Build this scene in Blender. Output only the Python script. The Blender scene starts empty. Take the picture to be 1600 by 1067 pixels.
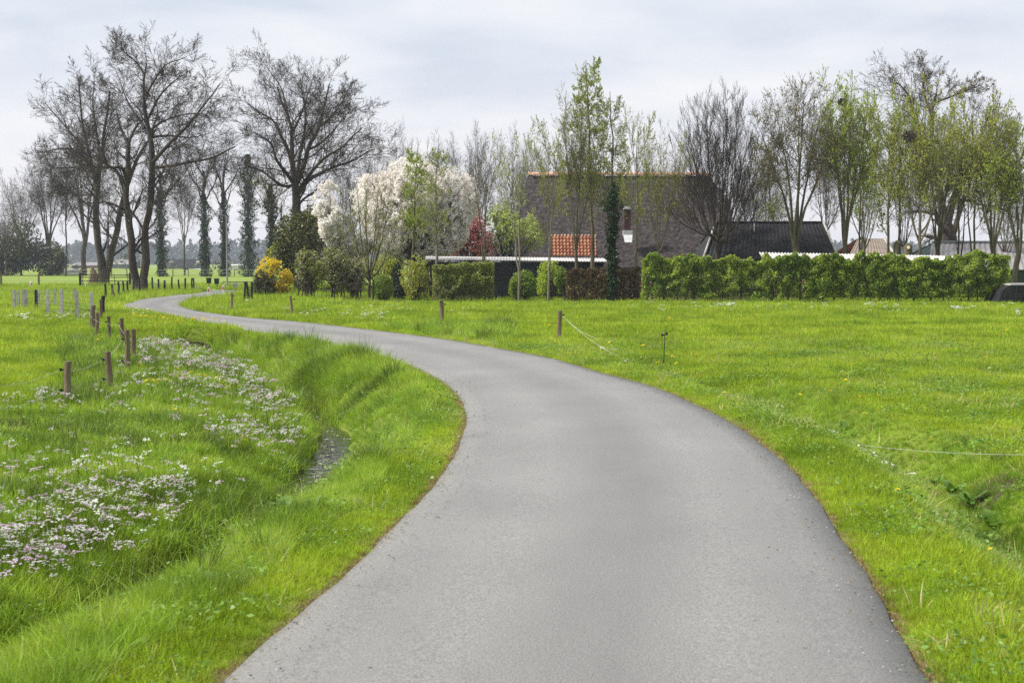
import bpy, math, random
import numpy as np
from mathutils import Vector
rng = np.random.default_rng(7)
random.seed(7)
S = bpy.context.scene
COL = S.collection
R = math.radians

# ------------------------------------------------------------------ camera, sky, sun, exposure
F = 2222.0; CX = 800.0; CY = 533.5; HOR = 410.0; H = 2.1
PITCH = math.atan((CY - HOR) / F); CP, SP = math.cos(PITCH), math.sin(PITCH)
cam = bpy.data.cameras.new('camera'); cam.sensor_width = 36; cam.lens = 50
cam.clip_start = .1; cam.clip_end = 6000
cam.dof.use_dof = True; cam.dof.focus_distance = 34; cam.dof.aperture_fstop = 5.0
co = bpy.data.objects.new('camera', cam); COL.objects.link(co)
co.location = (0, 0, H); co.rotation_euler = (math.pi / 2 - PITCH, 0, 0); S.camera = co

SUN_EL, SUN_AZ = 47.0, -96.0          # azimuth clockwise from +Y: high on the left
w = bpy.data.worlds.new('World'); S.world = w; w.use_nodes = True
nt = w.node_tree; nt.nodes.clear()
def N(t, ty, **k):
    n = t.nodes.new(ty)
    for a, v in k.items(): setattr(n, a, v)
    return n
def L(t, a, b): t.links.new(a, b)
out = N(nt, 'ShaderNodeOutputWorld'); bg = N(nt, 'ShaderNodeBackground')
sky = N(nt, 'ShaderNodeTexSky', sky_type='NISHITA', sun_disc=False, sun_elevation=R(SUN_EL), sun_rotation=R(SUN_AZ))
sky.air_density = 1.0; sky.dust_density = 2.0
tc = N(nt, 'ShaderNodeTexCoord'); sep = N(nt, 'ShaderNodeSeparateXYZ'); L(nt, tc.outputs['Generated'], sep.inputs[0])
def mth(t, op, a, b=None, c=None):
    n = N(t, 'ShaderNodeMath', operation=op)
    for i, v in enumerate((a, b, c)):
        if v is None: continue
        if isinstance(v, (int, float)): n.inputs[i].default_value = v
        else: L(t, v, n.inputs[i])
    return n.outputs[0]
zz = mth(nt, 'ADD', mth(nt, 'MAXIMUM', sep.outputs[2], 0.0), 0.14)
cmb = N(nt, 'ShaderNodeCombineXYZ')
L(nt, mth(nt, 'DIVIDE', sep.outputs[0], zz), cmb.inputs[0]); L(nt, mth(nt, 'DIVIDE', sep.outputs[1], zz), cmb.inputs[1])
n1 = N(nt, 'ShaderNodeTexNoise'); n1.inputs['Scale'].default_value = 1.5; n1.inputs['Detail'].default_value = 5; n1.inputs['Roughness'].default_value = .5
n1.inputs['Distortion'].default_value = .25
L(nt, cmb.outputs[0], n1.inputs['Vector'])
def ramp(t, fac, stops, interp='LINEAR'):
    r = N(t, 'ShaderNodeValToRGB'); r.color_ramp.interpolation = interp
    e = r.color_ramp.elements
    while len(e) < len(stops): e.new(0.5)
    for i, (p, c) in enumerate(stops):
        e[i].position = p; e[i].color = (*c, 1)
    L(t, fac, r.inputs[0]); return r.outputs[0]
SKYS = 1.0
cl = ramp(nt, n1.outputs['Fac'], [(.32, (4.2, 4.6, 5.25)), (.47, (5.05, 5.3, 5.75)), (.66, (6.0, 6.05, 6.15))])
hz = ramp(nt, sep.outputs[2], [(0.0, (1, 1, 1)), (.16, (0, 0, 0))])
mx = N(nt, 'ShaderNodeMix', data_type='RGBA'); L(nt, hz, mx.inputs[0]); L(nt, cl, mx.inputs[6]); mx.inputs[7].default_value = (6.0, 5.85, 6.1, 1)
mul = N(nt, 'ShaderNodeMath', operation='MULTIPLY')
mx2 = N(nt, 'ShaderNodeMix', data_type='RGBA'); mx2.inputs[0].default_value = .93
L(nt, sky.outputs[0], mx2.inputs[6]); L(nt, mx.outputs[2], mx2.inputs[7])
L(nt, mx2.outputs[2], bg.inputs[0]); bg.inputs[1].default_value = .098
L(nt, bg.outputs[0], out.inputs[0])
sd = bpy.data.lights.new('sun', 'SUN'); sd.energy = 3.9; sd.angle = R(5); sd.color = (1, .955, .88)
so = bpy.data.objects.new('sun', sd); COL.objects.link(so)
so.rotation_euler = (R(90 - SUN_EL), 0, -R(SUN_AZ) + math.pi)
_d = Vector((math.sin(R(SUN_AZ)) * math.cos(R(SUN_EL)), math.cos(R(SUN_AZ)) * math.cos(R(SUN_EL)), math.sin(R(SUN_EL))))
so.rotation_euler = _d.to_track_quat('Z', 'Y').to_euler()
so.location = (30, 30, 40)
S.view_settings.view_transform = 'Standard'; S.view_settings.look = 'None'; S.view_settings.gamma = 1
S.view_settings.exposure = .72; S.view_settings.use_curve_mapping = False
S.cycles.max_bounces = 6; S.cycles.diffuse_bounces = 3; S.cycles.transmission_bounces = 3; S.cycles.transparent_max_bounces = 6
S.cycles.volume_bounces = 0; S.cycles.use_denoising = False; S.cycles.sample_clamp_indirect = 3.0; S.cycles.sample_clamp_direct = 12.0; S.cycles.caustics_reflective = False; S.cycles.caustics_refractive = False

# ------------------------------------------------------------------ helpers
def G(px, py, z=0.0):
    """where the sight line of a photo pixel meets the level z"""
    x = (px - CX) / F; v = (CY - py) / F
    dy = CP + v * SP; dz = -SP + v * CP
    s = (z - H) / dz
    return (x * s, dy * s)
def W(px, py, Y):
    x = (px - CX) / F; v = (CY - py) / F
    s = Y / (CP + v * SP)
    return Vector((x * s, Y, H + (-SP + v * CP) * s))
def tag(o, label=None, cat=None, group=None, kind=None):
    if label: o['label'] = label
    if cat: o['category'] = cat
    if group: o['group'] = group
    if kind: o['kind'] = kind
    return o
def empty(name, loc, label, cat, group=None, rz=0.0):
    o = bpy.data.objects.new(name, None); COL.objects.link(o); o.location = loc; o.rotation_euler = (0, 0, rz)
    o.empty_display_size = .2
    return tag(o, label, cat, group)
def mesh_from(name, V, Fq=None, Ft=None, mat=None, smooth=True):
    V = np.asarray(V, dtype=np.float32).reshape(-1, 3)
    me = bpy.data.meshes.new(name); me.vertices.add(len(V)); me.vertices.foreach_set('co', V.ravel())
    parts, tot, st = [], [], []
    o = 0
    for A, k in ((Fq, 4), (Ft, 3)):
        if A is None or len(A) == 0: continue
        A = np.asarray(A, dtype=np.int32).reshape(-1, k)
        parts.append(A.ravel()); st.append(o + np.arange(len(A)) * k); tot.append(np.full(len(A), k)); o += A.size
    li = np.concatenate(parts); me.loops.add(len(li)); me.loops.foreach_set('vertex_index', li)
    st = np.concatenate(st); tot = np.concatenate(tot)
    me.polygons.add(len(st)); me.polygons.foreach_set('loop_start', st.astype(np.int32)); me.polygons.foreach_set('loop_total', tot.astype(np.int32))
    me.polygons.foreach_set('use_smooth', np.full(len(st), smooth))
    if mat: me.materials.append(mat)
    me.update(calc_edges=True); me.validate()
    return me
def obj(name, me, parent=None, loc=(0, 0, 0), rot=(0, 0, 0)):
    o = bpy.data.objects.new(name, me); COL.objects.link(o)
    o.parent = parent; o.location = loc; o.rotation_euler = rot
    return o
class MB:
    """collects boxes, tubes and polygons for one mesh"""
    def __init__(s): s.v = []; s.f = []
    def add(s, vs, fs):
        b = len(s.v); s.v += [tuple(v) for v in vs]; s.f += [tuple(b + i for i in f) for f in fs]; return s
    def box(s, c, d, rz=0.0, taper=0.0):
        x, y, z = d[0] / 2, d[1] / 2, d[2] / 2; k = 1 - taper
        P = [(-x, -y, -z), (x, -y, -z), (x, y, -z), (-x, y, -z), (-x * k, -y * k, z), (x * k, -y * k, z), (x * k, y * k, z), (-x * k, y * k, z)]
        ca, sa = math.cos(rz), math.sin(rz)
        return s.add([(c[0] + p[0] * ca - p[1] * sa, c[1] + p[0] * sa + p[1] * ca, c[2] + p[2]) for p in P],
                     [(0, 3, 2, 1), (4, 5, 6, 7), (0, 1, 5, 4), (1, 2, 6, 5), (2, 3, 7, 6), (3, 0, 4, 7)])
    def tube(s, pts, rad, n=8, cap=True):
        pts = [Vector(p) for p in pts]
        if isinstance(rad, (int, float)): rad = [rad] * len(pts)
        b = len(s.v)
        for i, p in enumerate(pts):
            t = (pts[min(i + 1, len(pts) - 1)] - pts[max(i - 1, 0)]).normalized()
            u = t.cross(Vector((0, 1, 0)) if abs(t.y) < .9 else Vector((1, 0, 0))).normalized(); w_ = t.cross(u)
            for k in range(n):
                a = 2 * math.pi * k / n
                s.v.append(tuple(p + (u * math.cos(a) + w_ * math.sin(a)) * rad[i]))
        for i in range(len(pts) - 1):
            for k in range(n):
                a = b + i * n + k; c = b + i * n + (k + 1) % n
                s.f.append((a, c, c + n, a + n))
        if cap:
            s.f.append(tuple(b + k for k in range(n))); e = b + (len(pts) - 1) * n; s.f.append(tuple(e + n - 1 - k for k in range(n)))
        return s
    def mesh(s, name, mat, smooth=False):
        me = bpy.data.meshes.new(name); me.from_pydata(s.v, [], s.f); me.materials.append(mat)
        me.polygons.foreach_set('use_smooth', [smooth] * len(me.polygons)); me.update(); return me
    def build(s, name, mat, parent=None, smooth=False, loc=(0, 0, 0), rot=(0, 0, 0)):
        me = s.mesh(name, mat, smooth)
        import bmesh
        bm = bmesh.new(); bm.from_mesh(me); bmesh.ops.recalc_face_normals(bm, faces=bm.faces); bm.to_mesh(me); bm.free()
        return obj(name, me, parent, loc, rot)
def wob(x, y, s, seed=0):
    """smooth pseudo noise about -1..1 in numpy"""
    r = np.random.default_rng(seed); o = 0
    for k in range(7):
        a = r.uniform(0, 6.28); f = (0.6 + k * .37) / s; ph = r.uniform(0, 6.28)
        o = o + np.sin((x * math.cos(a) + y * math.sin(a)) * f * 2 + ph + 1.3 * np.sin((x * math.sin(a) - y * math.cos(a)) * f * 1.3 + ph * 2))
    return o / 4.2
def wob3(p, s, seed=0):
    r = np.random.default_rng(seed); o = 0
    for k in range(7):
        d = r.normal(size=3); d /= np.linalg.norm(d); f = (0.7 + k * .4) / s; ph = r.uniform(0, 6.28)
        o = o + np.sin(p @ d * f * 2 + ph + 1.2 * np.sin(p @ np.roll(d, 1) * f * 1.7 + ph))
    return o / 4.2

# ------------------------------------------------------------------ materials
def mat(name, cols, scale=2.0, rough=.85, detail=6, bump=0.0, bscale=None, coord='Object', stretch=(1, 1, 1), spec=.3, lo=.35, hi=.68, metal=0.0, island=0.0, transl=0.0, fine=0.0, objrand=0.0):
    m = bpy.data.materials.new(name); m.use_nodes = True; t = m.node_tree
    b = t.nodes['Principled BSDF']; b.inputs['Roughness'].default_value = rough; b.inputs['Specular IOR Level'].default_value = spec; b.inputs['Metallic'].default_value = metal
    geo = N(t, 'ShaderNodeNewGeometry'); tcn = N(t, 'ShaderNodeTexCoord')
    src = geo.outputs['Position'] if coord == 'World' else tcn.outputs['Object']
    mp = N(t, 'ShaderNodeMapping'); mp.inputs['Scale'].default_value = stretch; L(t, src, mp.inputs[0])
    nz = N(t, 'ShaderNodeTexNoise'); nz.inputs['Scale'].default_value = scale; nz.inputs['Detail'].default_value = detail; nz.inputs['Roughness'].default_value = .6
    L(t, mp.outputs[0], nz.inputs['Vector'])
    n_ = len(cols)
    c = ramp(t, nz.outputs['Fac'], [(lo + (hi - lo) * i / max(1, n_ - 1), cols[i]) for i in range(n_)])
    if fine:
        nf = N(t, 'ShaderNodeTexNoise'); nf.inputs['Scale'].default_value = scale * 14; nf.inputs['Detail'].default_value = 3; L(t, mp.outputs[0], nf.inputs['Vector'])
        hv = N(t, 'ShaderNodeHueSaturation'); L(t, c, hv.inputs['Color'])
        L(t, mth(t, 'MULTIPLY_ADD', nf.outputs['Fac'], 2 * fine, 1 - fine), hv.inputs['Value']); c = hv.outputs[0]
    if island or objrand:
        hv = N(t, 'ShaderNodeHueSaturation'); L(t, c, hv.inputs['Color'])
        v = mth(t, 'MULTIPLY_ADD', geo.outputs['Random Per Island'], 2 * island, 1 - island)
        if objrand:
            oi = N(t, 'ShaderNodeObjectInfo'); v = mth(t, 'MULTIPLY', v, mth(t, 'MULTIPLY_ADD', oi.outputs['Random'], 2 * objrand, 1 - objrand))
            L(t, mth(t, 'MULTIPLY_ADD', oi.outputs['Random'], .03, .485), hv.inputs['Hue'])
        L(t, v, hv.inputs['Value']); c = hv.outputs[0]
    L(t, c, b.inputs['Base Color'])
    if bump:
        nb = N(t, 'ShaderNodeTexNoise'); nb.inputs['Scale'].default_value = bscale or scale * 5; nb.inputs['Detail'].default_value = 5
        L(t, mp.outputs[0], nb.inputs['Vector'])
        bp = N(t, 'ShaderNodeBump'); bp.inputs['Strength'].default_value = bump; bp.inputs['Distance'].default_value = .03
        L(t, nb.outputs['Fac'], bp.inputs['Height']); L(t, bp.outputs[0], b.inputs['Normal'])
    if transl:
        tr = N(t, 'ShaderNodeBsdfTranslucent'); mix = N(t, 'ShaderNodeMixShader'); mix.inputs[0].default_value = transl
        L(t, c, tr.inputs[0]); L(t, b.outputs[0], mix.inputs[1]); L(t, tr.outputs[0], mix.inputs[2])
        L(t, mix.outputs[0], t.nodes['Material Output'].inputs[0])
    return m
M = {}
M['grass'] = mat('grass', [(.18, .29, .012), (.335, .455, .024), (.46, .55, .048)], scale=.42, coord='World', island=.34, objrand=.26, transl=.42, rough=.55, spec=.35, detail=4)
M['tall_grass'] = mat('tall_grass', [(.16, .26, .016), (.29, .43, .028), (.44, .56, .07)], scale=.8, coord='World', island=.36, objrand=.28, transl=.42, rough=.5, spec=.4, detail=4)
M['pale_grass'] = mat('pale_grass', [(.34, .42, .12), (.44, .51, .17), (.52, .56, .26)], scale=.6, coord='World', island=.3, objrand=.2, transl=.35, rough=.45, spec=.45, detail=3)
M['moss_grass'] = mat('moss_grass', [(.24, .28, .02), (.34, .37, .035), (.42, .38, .09)], scale=.8, coord='World', island=.3, objrand=.2, transl=.3, rough=.6, detail=3)
M['rush'] = mat('rush', [(.09, .15, .02), (.17, .25, .035)], scale=.5, coord='World', island=.3, objrand=.2, transl=.3, rough=.5, detail=3)
M['ground'] = mat('ground', [(.09, .13, .012), (.14, .19, .016), (.19, .24, .025)], scale=.35, coord='World', rough=.95, detail=9, fine=.25, bump=.5, bscale=5)
M['far_ground'] = mat('far_ground', [(.14, .205, .018), (.175, .245, .025), (.21, .27, .034)], scale=.05, coord='World', rough=.95, detail=9, fine=.2)
M['dead'] = mat('dead_grass', [(.28, .20, .09), (.36, .28, .14), (.22, .14, .06)], scale=1.5, coord='World', island=.3, objrand=.2, transl=.2)
M['soil'] = mat('shade_toned_soil', [(.035, .03, .018), (.07, .065, .03), (.09, .10, .035)], scale=1.2, coord='World', rough=1, fine=.4, bump=.7, bscale=9)  # soil brown, its dark tone also painting contact shade under the hedge
M['mud'] = mat('mud', [(.03, .022, .012), (.07, .05, .03)], scale=3, coord='World', rough=.8, bump=.6)
M['bark'] = mat('bark', [(.03, .023, .018), (.06, .048, .038), (.10, .082, .06)], scale=1.2, rough=.95, bump=.8, bscale=9, stretch=(1, 1, .3), fine=.3)
M['bark_far'] = mat('bark_far', [(.055, .045, .038), (.10, .085, .072)], scale=.8, rough=.95)
M['bark_green'] = mat('bark_green', [(.06, .055, .03), (.12, .11, .06), (.15, .14, .08)], scale=1.0, rough=.95, bump=.6, bscale=9, stretch=(1, 1, .4), fine=.25)
M['bark_pale'] = mat('bark_pale', [(.14, .12, .09), (.22, .20, .15)], scale=1.0, rough=.95, fine=.25)
def leafmat(name, a, b, tr=.4, isl=.35, rough=.5, spec=.4): return mat(name, [a, b], scale=.7, coord='World', island=isl, transl=tr, rough=rough, spec=spec, detail=3)
M['ivy'] = leafmat('ivy', (.018, .04, .015), (.04, .075, .025), .15)
M['evergreen'] = leafmat('evergreen', (.045, .052, .014), (.105, .11, .032), .2)
M['spring'] = leafmat('spring_leaf', (.34, .46, .04), (.50, .60, .08), .5)
M['spring_pale'] = leafmat('spring_pale_leaf', (.40, .48, .12), (.54, .60, .20), .5)
M['olive'] = leafmat('olive_leaf', (.30, .33, .04), (.46, .49, .08), .45)
M['olive_brown'] = leafmat('bud', (.22, .18, .07), (.32, .26, .11), .3)
M['hornbeam'] = leafmat('hornbeam_leaf', (.13, .225, .02), (.33, .42, .055), .42, .5)
M['shrub'] = leafmat('shrub_leaf', (.16, .19, .04), (.30, .33, .08), .4)
M['beech'] = leafmat('dry_beech_leaf', (.12, .075, .035), (.22, .14, .07), .25)
M['magnolia'] = leafmat('magnolia_petal', (.82, .77, .72), (.92, .90, .87), .5, .12)
M['pinkish'] = leafmat('pale_pink_petal', (.45, .36, .33), (.62, .54, .50), .35, .25)
M['cherry'] = leafmat('red_leaf', (.36, .13, .12), (.52, .24, .21), .4)
M['forsythia'] = leafmat('forsythia_petal', (.80, .55, .01), (.88, .68, .03), .35, .2)
M['pinkflower'] = leafmat('cuckooflower_petal', (.70, .52, .68), (.84, .72, .84), .35, .15)
M['whiteflower'] = leafmat('white_petal', (.78, .78, .74), (.88, .88, .86), .3, .1)
M['dandelion'] = leafmat('dandelion_petal', (.82, .62, .01), (.88, .72, .02), .3, .1)
M['dock'] = leafmat('dock_leaf', (.10, .20, .02), (.17, .28, .04), .35, .2, .4, .5)
M['straw'] = mat('straw', [(.42, .36, .16), (.55, .48, .24)], scale=1.5, coord='World', island=.3, objrand=.2, transl=.3, rough=.5)
M['clover'] = leafmat('clover_leaf', (.12, .24, .03), (.22, .34, .05), .35, .25)
M['thatch'] = mat('thatch', [(.020, .017, .018), (.055, .047, .048), (.115, .10, .098)], scale=3.4, rough=1, bump=.8, bscale=16, stretch=(1, 1, 1.6), fine=.55, lo=.25, hi=.75, spec=.05, detail=9)
M['tile'] = mat('orange_tile', [(.30, .115, .065), (.40, .17, .10), (.47, .25, .16)], scale=1.5, rough=.8, island=.15, objrand=.22, fine=.2)
M['ridge'] = mat('ridge_tile', [(.40, .17, .09), (.52, .26, .15), (.60, .40, .28)], scale=1.5, rough=.85, objrand=.25, fine=.25)
M['brick'] = mat('dark_brick', [(.05, .028, .026), (.085, .045, .04)], scale=6, rough=.9, fine=.3)
M['redbrick'] = mat('red_brick', [(.22, .07, .04), (.32, .11, .07)], scale=6, rough=.9, fine=.3)
M['black'] = mat('black_paint', [(.010, .010, .012), (.022, .022, .025)], scale=2, rough=.6)
M['tar'] = mat('black_boards', [(.014, .016, .018), (.035, .038, .042)], scale=2, rough=.7, stretch=(3, 3, .4), fine=.3)
M['darkroof'] = mat('dark_corrugated', [(.018, .018, .019), (.035, .034, .036)], scale=1.2, rough=.95, spec=.1, fine=.3)
M['greyroof'] = mat('grey_corrugated', [(.18, .17, .175), (.28, .27, .27)], scale=.6, rough=.7, fine=.2)
M['whiteroof'] = mat('white_corrugated', [(.33, .32, .31), (.48, .47, .46), (.60, .59, .58)], scale=.5, rough=.6, fine=.15)
M['white'] = mat('white_plastic', [(.70, .70, .68), (.80, .80, .78)], scale=3, rough=.5)
M['lead'] = mat('lead_flashing', [(.45, .46, .48), (.62, .62, .63)], scale=3, rough=.6)
M['wood'] = mat('weathered_wood', [(.085, .06, .038), (.17, .13, .085), (.26, .21, .145)], scale=5, rough=.95, stretch=(1, 1, .15), bump=.6, bscale=30, fine=.3, objrand=.15)
M['palewood'] = mat('cut_wood', [(.42, .32, .20), (.62, .52, .38)], scale=9, rough=.9)
M['concrete'] = mat('grey_concrete', [(.28, .27, .25), (.42, .40, .38), (.50, .48, .46)], scale=4, rough=.95, fine=.2, objrand=.1)
M['steel'] = mat('galvanised_steel', [(.28, .29, .30), (.38, .39, .40)], scale=4, rough=.45, metal=.6)
M['rope'] = mat('white_fence_cord', [(.40, .42, .36), (.52, .54, .46)], scale=9, rough=.7)
M['red'] = mat('red_reflector', [(.45, .02, .02), (.55, .03, .02)], scale=3, rough=.3)
M['binplastic'] = mat('green_black_plastic', [(.010, .025, .018), (.02, .04, .03)], scale=3, rough=.45)
M['greenwall'] = mat('dark_green_wall', [(.018, .04, .035), (.035, .06, .05)], scale=2, rough=.7, stretch=(4, 1, .3))
M['bluewall'] = mat('grey_wall', [(.12, .14, .15), (.17, .19, .20)], scale=.3, rough=.8)
M['brownroof'] = mat('brown_tile_roof', [(.16, .13, .105), (.25, .21, .17)], scale=1.0, rough=.9, stretch=(1, 1, 5), fine=.3)
M['conifer'] = leafmat('conifer', (.02, .04, .022), (.04, .065, .03), .1)
M['cone_far'] = leafmat('far_leaf', (.08, .08, .05), (.13, .13, .08), .2)

# ------------------------------------------------------------------ road outline
Lp = [(345, 1067), (440, 985), (510, 925), (575, 865), (640, 800), (690, 745), (716, 700), (729, 660), (726, 635), (710, 610), (680, 588), (640, 570), (590, 555), (540, 543), (480, 532),
      (420, 522), (360, 512), (300, 503), (271, 498), (234, 491), (213, 487.5), (194, 483), (185, 479), (194, 475), (215, 468.6), (245, 464.7), (275, 461), (299, 459.3), (318, 456.4), (322, 454.5), (322, 453.3)]
Rp = [(1450, 1067), (1410, 1000), (1380, 945), (1340, 880), (1300, 820), (1270, 775), (1232, 730), (1190, 695), (1140, 660), (1080, 630), (1020, 605), (940, 583), (860, 560), (780, 545),
      (700, 531), (600, 518), (500, 506.5), (450, 501.5), (384, 496), (337, 490), (309, 486), (296, 482.5), (288, 478), (290, 475), (301, 471), (320, 468), (352, 463), (380, 458.5), (410, 455.5)]
def cat_rom(P, sub=8):
    P = [np.array(p) for p in P]; P = [2 * P[0] - P[1]] + P + [2 * P[-1] - P[-2]]; o = []
    for i in range(1, len(P) - 2):
        for k in range(sub):
            t = k / sub; a, b, c, d = P[i - 1:i + 3]
            o.append(.5 * ((2 * b) + (-a + c) * t + (2 * a - 5 * b + 4 * c - d) * t * t + (-a + 3 * b - 3 * c + d) * t ** 3))
    o.append(P[-2]); return np.array(o)
LE = cat_rom([(-1.5, -14), (-1.52, -4), (-1.5, 0), (-1.48, 3), (-1.47, 5), (-1.46, 6.3)] + [G(*p) for p in Lp]); RE = cat_rom([(1.95, -14), (1.97, -4), (2.0, 0), (2.03, 3), (2.05, 5), (2.06, 6.3)] + [G(*p) for p in Rp])
CROSS = [(-95, 113), (60, 113), (60, 116.6), (-95, 116.6)]
def in_poly(x, y, P):
    c = np.zeros(x.shape, bool); n = len(P)
    for i in range(n):
        x1, y1 = P[i]; x2, y2 = P[(i + 1) % n]
        if y1 == y2: continue
        k = (y1 > y) != (y2 > y)
        c ^= k & (x < (x2 - x1) * (y - y1) / (y2 - y1) + x1)
    return c
def seg_dist(x, y, P):
    d = np.full(x.shape, 1e9)
    for i in range(len(P) - 1):
        a = P[i]; b = P[i + 1]; ab = b - a; l2 = ab @ ab + 1e-12
        t = np.clip(((x - a[0]) * ab[0] + (y - a[1]) * ab[1]) / l2, 0, 1)
        d = np.minimum(d, np.hypot(x - a[0] - t * ab[0], y - a[1] - t * ab[1]))
    return d
LEs, REs = LE[::3], RE[::3]
ROADP = np.vstack([LE[::2], RE[::-2]])
def road_sd(x, y):
    """signed distance to the road edge, negative on the road"""
    ins = in_poly(x, y, ROADP) | ((y > 113) & (y < 116.6))
    d = np.minimum(seg_dist(x, y, LEs), seg_dist(x, y, REs))
    d = np.minimum(d, np.minimum(np.abs(y - 113), np.abs(y - 116.6)) + 0.0)
    return np.where(ins, -d, d)

# ------------------------------------------------------------------ terrain
DY = np.array([-20, 5, 8, 10, 11.6, 14.5, 17.8, 20.3, 23, 25.6, 29, 32.7, 38.5, 44.0, 46]); DX = np.array([-5.6, -4.3, -3.75, -3.4, -3.15, -2.85, -2.55, -2.62, -2.95, -3.5, -4.35, -5.5, -7.6, -9.9, -10.7])
RY = np.array([4, 8, 11.4, 14, 17, 22, 28, 34]); RX = np.array([4.1, 4.15, 4.2, 4.45, 4.65, 4.1, 3.0, 1.6])
def sm(a, b, x): t = np.clip((x - a) / (b - a), 0, 1); return t * t * (3 - 2 * t)
def zg(x, y):
    x = np.asarray(x, float); y = np.asarray(y, float)
    s = (x - np.interp(y, DY, DX)) * np.interp(y, [0, 20, 30, 46], [.97, .99, .93, .93]) + .10 * wob(x, y, 1.2, 3)
    prof = np.interp(s, [-9, -4, -2.4, -1.1, -.42, -.19, .19, .42, .85, 1.3, 1.7], [-.14, -.20, -.30, -.42, -.62, -.86, -.86, -.66, -.26, -.04, 0])
    e = 1 - sm(43.6, 44.3, y)
    base = np.where(s < 0, -.14 * sm(0, 4, -s), 0.0) * (1 - sm(44, 60, y) * .6)
    z = prof * e + base * (1 - e)
    sr = x - np.interp(y, RY, RX)
    z = z - (.44 + .08 * wob(x, y, 1.0, 9)) * np.exp(-(sr / .55) ** 2) * sm(2, 7, y) * (1 - sm(15, 33, y))
    amp = .02 + .035 * ((s > -6) & (s < 1.8) & (y < 46)) + .018 * (sr > 0)
    z = z + amp * wob(x, y, .8, 5) + .03 * wob(x, y, 5, 6) * (np.abs(x) > 4)
    return z
def zground(x, y):
    x = np.atleast_1d(np.asarray(x, float)); y = np.atleast_1d(np.asarray(y, float))
    z = zg(x, y); sd_ = road_sd(x, y)
    k = sm(.0, .7, sd_)
    z = z * k + (-.005) * (1 - k)
    z = np.where(sd_ < .12, -.035 + .03 * sm(-.05, .12, sd_), z)
    return z
gx = np.concatenate([[-1400, -700, -350, -200, -130, -90, -65, -50, -40, -32, -26, -22, -19, -17], np.arange(-15.5, -11, .5), np.arange(-11, 7, .16), np.arange(7, 12, .5), [12, 14, 17, 21, 26, 32, 40, 50, 65, 90, 130, 200, 350, 700, 1400]])
gy = np.concatenate([[-60, -30, -15, -6, 0, 3], np.arange(5, 47, .17), np.arange(47, 80, .8), np.arange(80, 125, 2.5), [128, 135, 145, 160, 180, 210, 250, 300, 370, 450, 560, 700, 900, 1190, 1400, 1700]])
GX, GY = np.meshgrid(gx, gy); GZ = zground(GX.ravel(), GY.ravel()).reshape(GX.shape)
def grid_quads(ny, nx):
    i = np.arange(ny - 1)[:, None] * nx + np.arange(nx - 1)[None]
    return np.stack([i, i + 1, i + 1 + nx, i + nx], -1).reshape(-1, 4)
me = mesh_from('ground', np.stack([GX, GY, GZ], -1), grid_quads(*GX.shape), mat=M['ground'])
me.materials.append(M['far_ground'])
q = grid_quads(*GX.shape); fy = GY.ravel()[q].min(1); me.polygons.foreach_set('material_index', (fy > 117).astype(np.int32))
tag(obj('ground', me), kind='structure')
def zat(x, y): return float(zground([x], [y])[0])

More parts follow.
